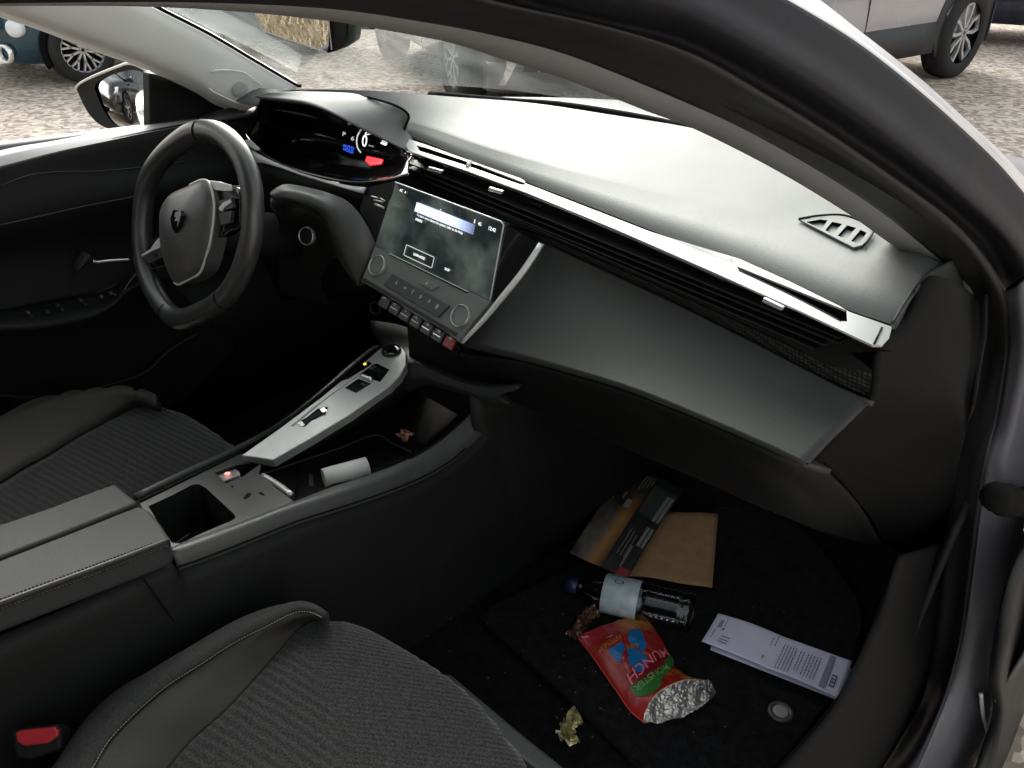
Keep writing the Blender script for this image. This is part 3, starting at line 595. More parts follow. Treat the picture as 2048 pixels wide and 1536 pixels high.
for u,v in [(56,627),(63,636),(95,625),(115,612),(124,621),(161,602),(170,610),(203,595),(222,588),(230,592)]:
    c=X(-.655)(u,v); vs,fs=box_data(c+V((0,0,.002)),.012,.006,.006); mk('window_switch',vs,fs,M_arm if u in(95,115,124,161,170) else M_deck,arm_,smooth=False,bevel=.0015)
loft('door_handle',[L([(163,503),(152,515),(145,530),(146,545)],X(-.685)),L([(178,508),(168,522),(160,534),(155,540)],X(-.66)),L([(187,523),(182,525),(172,531),(162,538)],X(-.665))],M_arm,door,n=12,across=8,solid=.004)
tube('door_handle_bar',L([(185,522),(195,524),(220,521),(258,519)],X(-.672)),.0028,M_chrome,door)
tube('door_pull_crease',L([(0,450),(90,430),(170,412),(275,392)],X(-.672)),.001,M_deck,door)
tube('pocket_edge',L([(0,790),(80,795),(200,775),(290,745),(340,700),(400,665)],X(-.66)),.004,M_dark,door)
tube('door_seam',L([(0,372),(60,350),(130,343),(200,342),(300,332),(370,322)],X(-.688)),.0009,M_deck,door)
tube('door_lower_seam',L([(0,640),(60,625),(160,598),(232,570)],X(-.70)),.0008,M_deck,door)
# ---------------- door mirror ----------------
MX=-1.02
mf=PL((MX,-.085,.885),V((.20,-.975,.09)))
mg=[(184,176),(190,165),(215,152),(250,141),(270,140),(287,152),(296,172),(298,200),(298,256),(262,262),(235,255),(215,240),(198,212)]
mh=[(150,178),(158,166),(190,150),(235,133),(258,125),(280,131),(305,148),(345,165),(380,170),(400,180),(400,240),(360,252),(300,268),(245,266),(205,255),(180,235),(163,208)]
mm=L(mh,mf); mc=sum(mm,V((0,0,0)))/len(mm)
mn=V((.20,-.975,.09)).normalized()
rr=rs(mm+[mm[0]],61)[:-1]; K=len(rr); vs=[];fs=[]
for sc,h in [(.97,.0),(1,-.008),(1.0,-.03),(.9,-.075),(.6,-.11),(.25,-.12)]: vs+=[mc+(p-mc)*sc+mn*h for p in rr]
for i in range(5):
    for k in range(K): fs.append((i*K+k,i*K+(k+1)%K,(i+1)*K+(k+1)%K,(i+1)*K+k))
mcap=mk('door_mirror',vs,fs,M_gloss,car)
tube('housing_edge_highlight',[p+mn*.002 for p in L([(152,180),(160,168),(190,152),(235,134),(258,127),(282,134),(306,150)],mf)],.0028,M_satin,mcap)  # added bright tube, a painted highlight along the housing's top edge
mi=[mc+(p-mc)*.97 for p in rr]; gi=rs(L(mg+[mg[0]],mf),61)[:-1]
vs=list(mi)+[p-mn*.006 for p in gi]; fs=[(k,(k+1)%K,(k+1)%K+K,k+K) for k in range(K)]
mk('mirror_surround',vs,fs,M_dark,mcap)
gcn=sum(gi,V((0,0,0)))/len(gi); vs=[];fs=[]
for sc in (1,.8,.6,.4,.2,.001):
    for p in gi: q=gcn+(p-gcn)*sc; vs.append(q-mn*(.004+(q-gcn).length_squared/(2*.9)))
for i in range(5):
    for k in range(K): fs.append((i*K+k,i*K+(k+1)%K,(i+1)*K+(k+1)%K,(i+1)*K+k))
mk('mirror_glass',vs,fs,M_mirror,mcap)
plate('mirror_corner_panel',[(298,146),(340,152),(400,180),(455,212),(440,226),(375,246),(310,262),(300,262)],X(-.74),M_dark,car,thick=.03,bevel=.003)
tube('mirror_arm',[V((-.76,-.03,.9)),mc-mn*.05],.03,M_gloss,car,n=4,seg=12)
# ---------------- left windscreen pillar ----------------
THL=PL((-.70,0,.9),(1,0,-.371)); THM=PL((-.735,0,.9),(1,0,-.371))
lp=loft('windscreen_pillar',[[p+V((-.05,.03,0)) for p in L([(240,-30),(280,2),(320,22),(420,73),(510,126),(594,174)],THL)],L([(240,-30),(280,2),(320,22),(420,73),(510,126),(594,174)],THL),L([(150,-30),(250,30),(330,72),(420,120),(500,165),(560,192)],PL((-.685,0,.9),(1,0,-.371))),L([(-100,-34),(60,34),(160,72),(250,104),(330,138),(400,172),(445,200),(495,220)],PL((-.69,0,.9),(1,0,-.371))),
  L([(-100,-20),(0,28),(60,48),(113,67),(170,90),(233,113),(283,130),(330,150),(367,167),(405,188),(443,213),(508,226)],THM),[p+V((-.03,.0,-.004)) for p in L([(-100,-20),(0,28),(60,48),(113,67),(170,90),(233,113),(283,130),(330,150),(367,167),(405,188),(443,213),(508,226)],THM)]],M_trimL,car,n=40,across=24,solid=.004)
lp['label']='windscreen pillar trim on the driver side, coloured as daylit'
def offs(f,d): return lambda u,v: f(u,v)+V((d,0,d*.2))
spf=PL((-.679,0,.9),(1,0,-.371))
tube('speaker_surround',L([(418,176),(425,183),(470,204),(485,208),(498,205),(514,196),(524,178),(524,172),(500,154),(484,144),(440,140),(424,145)],spf),.0016,M_trimL,lp)
cs=spf(480,178); disc('speaker_grille',cs,V((1,-.1,-.3)),.0165,.0025,mat('speaker_mesh',(.5,.5,.48),.8,bump=1500,bstr=.6),lp,dome=.001)
tube('windscreen_seal',[p+V((.004,0,.002)) for p in L([(240,-34),(280,-2),(320,20),(420,71),(510,124),(594,173),(600,173)],THL)],.0032,M_void,car)
loft('door_top_trim',[L([(388,240),(430,222),(470,214),(508,209)],X(-.715)),L([(388,245),(440,238),(480,232),(512,228)],X(-.69))],M_deck,car,n=10,solid=.01)
# ---------------- rear-view mirror ----------------
rp_=PL((-.08,-.2,1.13),V((-.105,-.984,-.144)).normalized())
rg=[(512,18),(519,40),(528,58),(545,66),(600,84),(657,103),(660,90),(660,10)]
rn=V((-.105,-.984,-.144)).normalized()
rc=sum(L(rg,rp_),V((0,0,0)))/len(rg)
rb_=rs(L([(505,-20),(516,38),(526,60),(542,70),(600,90),(652,105),(662,104),(682,96),(690,80),(692,0)],rp_),40); 
vs=[];fs=[];K=len(rb_)
for sc,h in [(1,0),(1.0,-.012),(.92,-.03),(.6,-.04)]: vs+=[rc+(p-rc)*sc+rn*h for p in rb_]
for i in range(3):
    for k in range(K-1): fs.append((i*K+k,i*K+k+1,(i+1)*K+k+1,(i+1)*K+k))
rvm=mk('rear_view_mirror',vs,fs,mat('dark_green_housing',(.012,.02,.014),.4),car)
flat('mirror_surround',[p-rn*.001 for p in rb_],M_dark,rvm,.003)
flat('mirror_glass',[p+rn*.002 for p in L(rg,rp_)],M_mirror,rvm,.002)
tube('mirror_edge',[p+rn*.002 for p in L([(514,24),(519,40),(527,58),(545,67),(600,86),(655,104)],rp_)],.0011,M_white if False else M_trimL,rvm)
tube('mirror_edge',[p+rn*.002 for p in L([(660,38),(663,70),(666,98)],rp_)],.0008,M_trimL,rvm)
plate('camera_housing',[(690,30),(780,48),(742,60),(700,58)],Y(-.1),M_gloss,car,thick=.03,bevel=.004)
# ---------------- windscreen ----------------
gw=bpy.data.materials.new('windscreen_glass'); gw.use_nodes=True; t=gw.node_tree; t.nodes.clear()
ou=t.nodes.new('ShaderNodeOutputMaterial'); tr=t.nodes.new('ShaderNodeBsdfTransparent'); tr.inputs[0].default_value=(.88,.92,.9,1)
gl_=t.nodes.new('ShaderNodeBsdfGlossy'); gl_.inputs['Roughness'].default_value=.02; df=t.nodes.new('ShaderNodeBsdfTranslucent'); df.inputs[0].default_value=(.8,.85,.83,1)
fr_=t.nodes.new('ShaderNodeFresnel'); fr_.inputs[0].default_value=1.5; m1=t.nodes.new('ShaderNodeMixShader'); m2=t.nodes.new('ShaderNodeMixShader')
nz=t.nodes.new('ShaderNodeTexNoise'); nz.inputs['Scale'].default_value=6; nz.inputs['Detail'].default_value=8
mr=t.nodes.new('ShaderNodeMapRange'); mr.inputs['To Min'].default_value=.03; mr.inputs['To Max'].default_value=.12; mr.inputs['From Min'].default_value=.35; mr.inputs['From Max'].default_value=.7
tcn=t.nodes.new('ShaderNodeTexCoord')
t.links.new(tcn.outputs['Object'],nz.inputs['Vector']); t.links.new(nz.outputs['Fac'],mr.inputs['Value']); t.links.new(mr.outputs[0],m1.inputs[0])
t.links.new(tr.outputs[0],m1.inputs[1]); t.links.new(df.outputs[0],m1.inputs[2]); t.links.new(fr_.outputs[0],m2.inputs[0]); t.links.new(m1.outputs[0],m2.inputs[1]); t.links.new(gl_.outputs[0],m2.inputs[2]); t.links.new(m2.outputs[0],ou.inputs[0])
wb=[(-.78,.25,.90),(-.4,.34,.95),(0,.37,.965),(.35,.33,.96),(.74,.14,.93)]
wm=[(-.70,-.02,1.06),(-.35,.05,1.13),(0,.05,1.14),(.35,-.03,1.13),(.655,-.16,1.09)]
wt=[(-.58,-.40,1.27),(-.3,-.36,1.295),(0,-.36,1.30),(.3,-.42,1.29),(.555,-.54,1.26)]
ws=loft('windscreen',[wb,wm,wt],gw,car,n=24,across=14)
# ---------------- bonnet, cowl, wiper, front wing ----------------
bon=loft('bonnet',[[(-.80,.36,.865),(-.4,.46,.905),(0,.49,.92),(.4,.44,.92),(.80,.30,.885)],[(-.84,.9,.775),(-.4,.95,.83),(0,.96,.845),(.4,.95,.85),(.84,.9,.84)],[(-.82,1.3,.66),(-.4,1.42,.71),(0,1.46,.73),(.4,1.42,.74),(.82,1.3,.74)],[(-.78,1.42,.55),(-.4,1.58,.58),(0,1.62,.6),(.4,1.58,.6),(.78,1.42,.60)]],M_body,car,n=40,across=24,solid=.003)
loft('cowl',[[(-.78,.27,.88),(-.4,.36,.925),(0,.39,.94),(.4,.35,.945),(.76,.2,.915)],[(-.80,.38,.865),(-.4,.48,.905),(0,.51,.92),(.4,.46,.93),(.80,.32,.89)]],M_dark,car,n=20,solid=.01)
wip=tube('wiper',[hit(u,v,(0,.33,.985),(0,-.2,1)) for u,v in [(860,190),(1000,203),(1120,212),(1250,232),(1350,252),(1420,270)]],.008,M_void,car,n=20)
wng=loft('front_wing',[[(.60,-.30,1.22) ,(.80,.34,.90),(.85,.9,.86),(.83,1.3,.76)][1:],[(.89,.30,.84),(.92,.9,.80),(.88,1.35,.70)],[(.90,.25,.55),(.93,.9,.55),(.89,1.4,.5)],[(.88,.25,.25),(.91,.9,.25),(.87,1.4,.25)]],M_body,car,n=20,across=12,solid=.003)
bpy.context.view_layer.update()
# ---------------- passenger door opening: pillar trim, seal, painted frame ----------------
P0=[(-200,14),(0,12),(280,13),(500,25),(683,45),(740,55),(900,85),(1000,117),(1120,155),(1200,185),(1300,225),(1400,263),(1560,345),(1700,430),(1780,487),(1850,527),(1900,566),(1928,597)]
P1=[(-200,8),(0,7),(280,4),(500,8),(683,20),(833,42),(983,70),(1150,115),(1366,203),(1500,265),(1650,350),(1770,430),(1870,512),(1925,560),(1948,598)]
S1=[(-200,-30),(200,-30),(500,-22),(683,-12),(833,8),(983,36),(1150,75),(1366,155),(1500,222),(1650,305),(1780,400),(1885,485),(1950,550),(1975,610)]
R1=[(-200,-60),(400,-60),(700,-40),(850,-18),(1000,18),(1200,62),(1366,115),(1500,188),(1640,272),(1800,380),(1900,455),(1965,530),(2003,600)]
G1=[(-200,-100),(600,-90),(900,-50),(1100,10),(1230,40),(1366,75),(1500,145),(1640,228),(1800,335),(1900,412),(1975,485),(2020,570)]
R2=[(-200,-150),(700,-130),(1100,-45),(1230,-12),(1366,25),(1500,95),(1650,185),(1800,292),(1900,372),(2000,462),(2060,540)]
R3=[(-200,-260),(700,-240),(1300,-130),(1450,-65),(1575,0),(1700,75),(1800,150),(1900,235),(2000,330),(2080,425)]
R4=[(-200,-330),(900,-290),(1400,-160),(1540,-70),(1640,0),(1720,62),(1850,165),(1950,258),(2080,385)]
low_t=[(1913,700),(1886,833),(1866,900),(1856,962),(1833,1030),(1812,1080),(1790,1130),(1769,1190),(1748,1252),(1715,1330),(1666,1413),(1562,1536),(1480,1620)]
low1=[(1947,700),(1927,833),(1914,900),(1893,1066),(1873,1252),(1852,1376),(1820,1445),(1765,1536),(1700,1620)]
lowm=[(1985,700),(1962,833),(1945,920),(1925,1066),(1904,1252),(1880,1376),(1850,1450),(1797,1536),(1730,1620)]
lowR=[(2014,667),(2008,733),(1990,833),(1968,912),(1955,1003),(1939,1132),(1922,1260),(1897,1364),(1864,1451),(1827,1536),(1780,1620)]
ptr=loft('pillar_trim',[[p+(p-CP).normalized()*.04+V((0,0,.004)) for p in L(P0,TH(.665))],L(P0,TH(.665)),L([((a+c)/2,(b_+d)/2) for (a,b_),(c,d) in zip(P0,P0)],TH(.668)),L(P1,TH(.70))],M_trim,car,n=70,solid=.003)
seal=loft('door_seal',[L(P1+low1,TH(.700)),L(S1+lowm,TH(.722)),L(R1+lowR,TH(.742)),[p+V((.004,.012,.0)) for p in L(R1+lowR,TH(.742))]],M_rubber,car,n=120,across=20,solid=.003)
frm=loft('door_frame',[[p+V((-.004,.0,.002)) for p in L(R1,TH(.742))],L(G1,TH(.738)),L(R2,TH(.775)),L([((a+c)/2+4,(b_+d)/2-4) for (a,b_),(c,d) in zip(R2[3:],R3[3:])] if False else [(-200,-200),(700,-185),(1180,-90),(1400,-30),(1540,45),(1680,130),(1800,220),(1900,302),(2000,395),(2070,480)],TH(.776)),L(R3,TH(.777)),
   ],M_frame,car,n=90,across=36,solid=.004)
out=loft('roof_gutter',[L(R3,TH(.777)),L([((a+c)/2,(b_+d)/2) for (a,b_),(c,d) in zip(R3,[(-200,-320),(900,-290),(1400,-160),(1500,-90),(1630,-15),(1740,55),(1850,145),(1940,225),(2035,310),(2085,380)])],TH(.745)),L(R4,TH(.69))],mat('roof_paint_sky_glare',(.7,.7,.72),.35,metal=.1,coat=.5),car,n=70,across=8,solid=.003)  # sky glare on the grey body paint, put in as a pale colour
# painted lower jamb
jx=.775
jamb=loft('door_jamb',[[p+V((.0,.006,0)) for p in L([(2003,590)]+lowR,TH(.742))],L([(2040,570),(2045,660),(2040,760),(2025,870),(2010,970),(1990,1110),(1965,1250),(1945,1340),(1920,1440),(1895,1536),(1850,1620)],TH(.765)),
   L([(2080,540),(2090,660),(2095,800),(2080,900),(2060,1000),(2046,1066),(2022,1132),(1989,1272),(1978,1355),(1986,1418),(1962,1500),(1940,1560),(1900,1640)],TH(.78))],M_body,car,n=60,across=14,solid=.004)
jamb['label']='grey painted door jamb'
dr=loft('door_edge_rubber',[L([(2100,1010),(2060,1040),(2046,1066),(2022,1132),(1989,1272),(1978,1355),(1986,1418),(1962,1500),(1940,1560),(1900,1640)],TH(.79)),L([(2120,1040),(2080,1080),(2064,1110),(2035,1180),(2004,1290),(1994,1355),(2002,1418),(1985,1500),(1965,1560),(1940,1640)],TH(.812)),L([(2200,1100),(2150,1180),(2120,1250),(2080,1320),(2060,1360),(2050,1418),(2040,1500),(2035,1560),(2020,1640)],TH(.80))],M_rubber,car,n=40,across=12,solid=.004)
tube('door_edge_strip',L([(1962,1388),(1966,1430),(1974,1468),(1968,1500)],TH(.782)),.003,M_alu,car)
tube('latch_wire',L([(2052,1255),(2040,1275),(2045,1300),(2052,1320)],TH(.79)),.003,M_chrome,car); tube('door_edge_strip',L([(2030,1536),(2025,1520),(2035,1508)],TH(.8)),.003,M_alu,car)
# cable boot between body and door
bc_=L([(1985,990),(2010,1000),(2060,1008),(2120,1015)],TH(.79)); P=rs(bc_,22); vs,fs=tube_data(P,[(.017+.004*math.sin(i*2.3)+.002*math.sin(i*5))*(.5 if i<1 else 1) for i in range(22)],12); mk('cable_boot',vs,fs,M_void,car)
# sill trim from the floor up to the seal
lt=L([(1800,1112),(1788,1140),(1769,1190),(1748,1252),(1715,1330),(1666,1413),(1562,1536),(1480,1640)],TH(.705)); lu=L([(1893,1085),(1886,1130),(1873,1252),(1852,1376),(1820,1445),(1765,1536),(1690,1640)],TH(.703))
sill=loft('sill_trim',[[p+(p-CP).normalized()*.07 for p in lt],lt,[a.lerp(b_,.5)+V((.004,0,.004)) for a,b_ in zip(rs(lt,20),rs(lu,20))],lu],M_sill,car,n=60,across=14,solid=.004)
sill2=None
for u,v,r in [(1805,912,.003),(1812,903,.003),(1818,916,.004),(1822,925,.003),(1808,936,.004),(1826,935,.003),(1833,905,.002),(1800,925,.002)]:
    c=X(.712)(u,v); v_,f_=box_data(c,.003,r*1.8,r); mk('screw_cap_glint',v_,f_,M_alu,sw,smooth=False)
disc('screw_cap',X(.713)(1815,922),V((1,-.6,.5)),.012,.003,M_void,sw)
tube('trim_scratch',L([(1778,1204),(1795,1213),(1813,1223)],TH(.700)),.0007,M_arm,sill)
# ---------------- roof, rear shell (shade the cabin as the real ones do) ----------------
M_head=mat('headlining',(.35,.34,.32),.9,spec=.1,bump=400)
rf=loft('roof',[[(-.58,-.40,1.30),(0,-.36,1.33),(.56,-.54,1.275)],[(-.58,-1.2,1.36),(0,-1.2,1.40),(.56,-1.2,1.355)],[(-.56,-2.0,1.34),(0,-2.0,1.39),(.55,-2.0,1.34)],[(-.5,-2.7,1.15),(0,-2.75,1.2),(.5,-2.7,1.15)]],M_head,car,n=16,across=16,solid=.03)
loft('rear_body',[[(-.5,-2.7,1.15),(0,-2.75,1.2),(.5,-2.7,1.15)],[(-.75,-2.95,.8),(0,-3.05,.8),(.75,-2.95,.8)],[(-.8,-3.0,.3),(0,-3.1,.3),(.8,-3.0,.3)]],M_body,car,n=12,across=8,solid=.02)
for s in (-1,1):
    loft('body_side',[[(s*.76,-1.35,.95),(s*.76,-2.0,.97),(s*.72,-2.9,.9)],[(s*.88,-1.35,.6),(s*.89,-2.0,.6),(s*.8,-3.0,.6)],[(s*.86,-1.35,.25),(s*.87,-2.0,.25),(s*.8,-3.0,.25)]],M_body,car,n=12,solid=.03)
    loft('centre_pillar',[[(s*.58,-1.2,1.36),(s*.58,-1.34,1.36)],[(s*.72,-1.18,.95),(s*.72,-1.36,.95)],[(s*.8,-1.15,.3),(s*.8,-1.36,.3)]],M_trim,car,n=4,solid=.04)
loft('driver_door_outer',[[(-.775,-1.2,.92),(-.775,-.5,.89),(-.78,.2,.86)],[(-.87,-1.2,.7),(-.88,-.5,.7),(-.88,.25,.66)],[(-.86,-1.2,.25),(-.87,-.5,.25),(-.87,.25,.25)]],M_body,car,n=12,across=8,solid=.02)
# ---------------- floor and footwell ----------------
fl=loft('footwell_carpet',[[(-.74,-1.4,.20),(0,-1.4,.20),(.78,-1.4,.20)],[(-.74,.47,.205),(0,.47,.205),(.78,.47,.205)],[(-.74,.55,.25),(0,.55,.25),(.78,.55,.25)],[(-.74,.68,.55),(0,.68,.55),(.78,.68,.55)],[(-.74,.62,.85),(0,.62,.85),(.78,.62,.85)]],M_carpet,car,n=10,lin=True,solid=.01)
loft('kick_panel',[[(.77,.2,.55),(.77,.3,.62),(.77,.62,.66)],[(.77,.10,.20),(.715,.3,.20),(.715,.62,.20)]],M_dark,car,n=6,solid=.01)
loft('footwell_side',[[(-.72,-.3,.62),(-.72,.2,.66),(-.72,.62,.66)],[(-.72,-.3,.20),(-.72,.2,.20),(-.72,.62,.20)]],M_dark,car,n=6,solid=.01)
# ---------------- centre console ----------------
XR=.105; xr=X(XR)
A_=xr(345,1110); B_=xr(588,1019); C_=X(-.085)(280,1000)
dk=P3(A_,B_,C_); DKN=dk.n
def dko(h): return PL(dk.p+DKN*h,DKN)
rail_px=[(345,1108),(400,1090),(500,1052),(588,1018),(670,993),(742,970),(800,949),(840,932),(870,916),(896,900),(925,876),(950,851),(975,823),(1000,798),(1035,774)]
rl=L(rail_px,xr)
rin=L([(362,1086),(410,1068),(500,1036),(585,1004),(660,975),(735,950),(790,930),(825,913),(850,898),(876,880),(905,856),(932,830),(955,806),(975,790),(1000,776)],X(XR-.022))
side=loft('centre_console',[rin,[p+V((-.006,0,.003)) for p in rl],[p+V((.003,0,-.004)) for p in rl],[p+V((.008,0,-.022)) for p in rl]],M_deck,car,n=60,across=18,solid=.004)
back=L([(-160,1342),(0,1266),(120,1216),(250,1156),(335,1118)],X(XR+.006))
wl=[p+V((0,0,-.004)) for p in back]+[p+V((.0075,0,-.022)) for p in rl]
loft('console_side',[wl,[p+V((.004,0,-.01)) for p in wl],[p+V((.016,0,-.09)) for p in wl],[V((p.x+.045,p.y,.20)) for p in wl]],M_dark,side,n=80,across=16,solid=.004)
tube('console_groove',[p+V((.0085,0,-.016)) for p in rl[:11]],.0012,M_void,side,n=50)
# deck between the rails, with the cup well and the slots
well=[(297,1012),(345,990),(385,969),(398,968),(412,976),(440,1002),(468,1028),(471,1035),(462,1041),(410,1063),(362,1086),(345,1085),(320,1050)]
usb=[(428,944),(466,930),(500,912),(520,920),(500,940),(486,958),(452,966)]
deck=plate('console_deck',[(276,1002),(380,953),(480,906),(505,908),(520,925),(518,947),(552,975),(588,1002),(500,1038),(410,1070),(362,1090),(330,1098)],dk,M_deck,car,holes=[well,[(430,945),(470,931),(514,915),(524,925),(486,952),(452,966)]],thick=.01,depth=.07,well=M_dark,bevel=.001)
tube('left_rail',[p+DKN*.003 for p in L([(272,998),(380,946),(480,899),(560,853),(640,790),(700,738),(740,705),(770,690)],dk)],.0055,M_deck,side,n=40)
tube('rail_gap',[p+DKN*.001 for p in L([(280,1005),(380,956),(470,912),(484,905)],dk)],.002,M_void,side,n=20)
# lines on the walls of the well
tube('well_ledge',[p-DKN*.045 for p in L([(322,1040),(345,1026),(370,1010)],dk)],.0008,M_arm,deck); tube('well_ledge',[p-DKN*.045 for p in L([(392,1016),(410,1032),(425,1046)],dk)],.0008,M_arm,deck)
plate('reader_card',[(432,946),(466,936),(478,943),(481,951),(462,957),(447,962)],dko(-.006),mat('scratched_silver',(.5,.47,.45),.35,metal=.6,bump=200,var=(150,.4)),deck,thick=.003)
disc('reader_light',dko(-.004)(455,948),DKN,.0045,.002,mat('pink_lamp',(.6,.25,.22),.4,emit=(.9,.4,.35),estr=.5),deck)
plate('reader_side_rail',[(430,950),(433,949),(447,960),(444,962)],dko(-.003),M_chrome,deck,thick=.003)
for pxs in [[(487,995),(495,985),(503,987),(499,993),(490,998)],[(516,985),(524,984),(530,990),(524,990)],[(461,971),(467,972),(465,976)]]:
    plate('deck_mark',pxs,dko(.0008),M_void,deck,thick=.0006)
# phone tray: floor and inner walls between deck, shift panel and rail
tray=loft('phone_tray',[[p for p in rin[3:]],[p+V((-.004,0,-.02)) for p in rin[3:]],[p+V((-.008,0,-.035)) for p in rin[3:]],
   L([(520,944),(580,922),(640,900),(700,880),(750,858),(800,840),(840,820),(880,800),(910,790),(940,785),(970,782)],dko(-.03))],M_void,car,n=40,across=14,solid=.004)
lid=loft('tray_wall_left',[L([(515,905),(600,893),(680,848),(760,800),(800,765),(830,745)],dko(.0)),L([(520,948),(600,920),(680,893),(745,872),(790,850),(830,830)],dko(-.03))],M_dark,car,n=20,across=6,solid=.004)
opening=plate('tray_floor',[(505,930),(560,905),(700,850),(900,770),(1010,770),(960,850),(900,905),(830,935),(740,962),(590,1004)],dko(-.022),M_void,car,holes=[[(528,955),(600,930),(680,903),(748,874),(800,896),(818,905),(740,940),(660,970),(590,996)]],thick=.006,depth=.075,well=M_void,bevel=.001)
tube('tray_lip',[p+DKN*.001 for p in L([(520,951),(600,924),(680,897),(750,871),(785,888),(822,905)],dko(-.021))],.0016,M_deck,opening,n=30)
tube('sliding_cover_bar',L([(526,952),(550,966),(583,990)],dko(.0)),.0048,M_satin,side,n=12,seg=12)
plate('divider',[(618,948),(626,950),(626,972),(618,970)],dko(-.03),M_deck,opening,thick=.004)
tube('loose_cable',L([(640,935),(680,915),(720,903),(760,900)],dko(-.06)),.0025,M_dark,opening)
# front arch joining the console to the dash
arch=loft('console_arch',[L([(795,752),(812,736),(830,729),(860,738),(920,762),(975,773),(1035,768)],Y(-.075)),L([(797,760),(815,748),(835,744),(862,750),(915,772),(970,784),(1034,776)],Y(-.08)),L([(798,772),(815,762),(840,757),(880,766),(930,782),(968,795),(1000,792)],Y(-.082)),[p+V((0,.02,-.02)) for p in L([(798,775),(815,765),(840,760),(880,769),(930,785),(968,798),(1000,795)],Y(-.082))]],M_arm,car,n=30,across=14,solid=.004)
loft('console_front',[[p+V((0,.004,0)) for p in L([(795,752),(812,736),(830,729),(860,738),(920,762),(975,773),(1035,768)],Y(-.075))],L([(760,700),(800,695),(850,700),(900,715),(960,735),(1010,750),(1060,765)],Y(.0)),L([(740,640),(800,650),(850,670),(900,690),(960,710),(1010,730),(1060,745)],Y(.03))],M_dark,car,n=20,across=8,solid=.004)
loft('console_nose',[[V(p) for p in [(.10,-.08,.60),(.12,.0,.60),(.13,.1,.6)]],[V(p) for p in [(.13,-.08,.35),(.15,.05,.35),(.16,.3,.4)]],[V(p) for p in [(.15,-.08,.2),(.16,.1,.2),(.17,.5,.2)]]],M_dark,car,n=10,across=8,solid=.006)
# ---------------- gear selector panel ----------------
sa=X(-.05)(483,910); 
gp=P3(dko(.012)(483,911),dko(.010)(545,920),X(-.045)(790,757))
gs=plate('gear_panel',[(482,911),(560,856),(640,796),(700,747),(738,716),(756,700),(775,689),(800,690),(812,706),(812,730),(800,752),(780,772),(700,828),(620,877),(545,920),(540,919),(510,914)],gp,M_gear,car,
   holes=[[(730,733),(752,726),(778,739),(760,763),(742,757),(720,752)],[(690,775),(716,757),(742,767),(712,785)],[(592,846),(612,836),(634,818),(655,814),(650,830),(624,840),(608,853)]],thick=.016,depth=.008,well=M_gloss,bevel=.0015)
plate('gear_indicator',[(678,760),(688,755),(722,727),(738,723),(744,727),(722,742),(698,757),(684,762)],gp,M_gloss,gs,thick=.002,lift=.0006)
disc('amber_lamp',gp(730,729)+gp.n*.001,gp.n,.0028,.001,mat('amber_lamp',(.3,.15,.02),.4,emit=(1,.55,.08),estr=.7),gs)
tube('gear_toggle',[p+gp.n*.004 for p in L([(724,754),(732,757),(744,762)],gp)],.0032,M_chrome,gs,n=6)
plate('gear_mark_strip',[(612,862),(690,800),(722,773),(735,766),(724,778),(700,793),(640,848)],gp,mat('pale_inlay',(.6,.62,.6),.4,metal=.5),gs,thick=.001,lift=.0005) if False else None
tube('panel_crease',[p+gp.n*.001 for p in L([(584,852),(640,806),(700,762),(748,728)],gp)],.0012,M_gear,gs,n=20)
plate('mode_switch',[(603,852),(608,842),(634,824),(646,820),(646,828),(624,838),(612,852)],gp,M_dark,gs,thick=.003,lift=.001)
for q in [[(592,847),(604,843),(610,851),(604,854)],[(640,820),(648,816),(655,822),(646,826)]]: plate('mode_switch_end',q,gp,M_chrome,gs,thick=.002,lift=.0015)
c=gp(783,702); disc('start_knob',c,gp.n,.0165,.003,M_gloss,gs,dome=.001); ring('knob_ring',c,gp.n,.0145,.0175,.0035,M_dark,gs)
loft('selector_body',[[p-gp.n*.016 for p in L([(545,920),(620,877),(700,828),(790,765),(812,730)],gp)],L([(520,935),(610,905),(700,868),(800,810),(860,770)],dko(-.022))],M_dark,gs,n=20,solid=.003)
# ---------------- armrest: two lids ----------------
arn=DKN
ap=P3(dko(.032)(340,1075),dko(.030)(0,1200),dko(.030)(230,966))
def slab(nm,px,f,th,m,par,bev=.006):
    ob=plate(nm,px,f,m,par,thick=th); md=ob.modifiers.new('b','BEVEL'); md.width=bev; md.segments=4; md.limit_method='ANGLE'; md.angle_limit=math.radians(50); 
    return ob
a1=slab('armrest_lid',[(-160,1098),(0,1048),(100,1014),(190,980),(232,966),(276,1003),(240,1018),(140,1058),(0,1112),(-160,1172)],ap,.035,M_arm,car)
a2=slab('armrest_lid',[(-160,1180),(0,1119),(140,1065),(240,1025),(280,1010),(300,1020),(325,1050),(338,1073),(336,1080),(250,1112),(120,1160),(0,1204),(-160,1262)],ap,.035,M_arm,car)
a2['label']='armrest lid nearest the passenger seat'
skn=loft('armrest_side',[L([(-160,1266),(0,1207),(120,1163),(250,1115),(340,1080)],ap),L([(-160,1290),(0,1230),(120,1184),(250,1132),(342,1094)],PL(ap.p-ap.n*.016,ap.n)),L([(-160,1330),(0,1262),(120,1212),(250,1150),(338,1108)],PL(ap.p-ap.n*.034,ap.n))],mat('armrest_side_leatherette',(.035,.033,.032),.55,bump=420,bstr=.4),car,n=30,across=10,solid=.004)
def stitches(nm,px,f,m,par,n,r=.0006,off=.0008,gap=.55):
    P=rs(L(px,f),n*2+1); parts=[]
    nn_=getattr(f,'n',V((0,0,1)))
    for i in range(n):
        a,b_=P[2*i]+nn_*off,P[2*i].lerp(P[2*i+2],gap)+nn_*off
        parts.append(tube_data([a,b_],r,5))
    return mk(nm,*join(*parts),m,par)
stitches('stitching',[(0,1200),(120,1156),(250,1108),(335,1077)],ap,M_dark,a2,46,.0011,.0006)
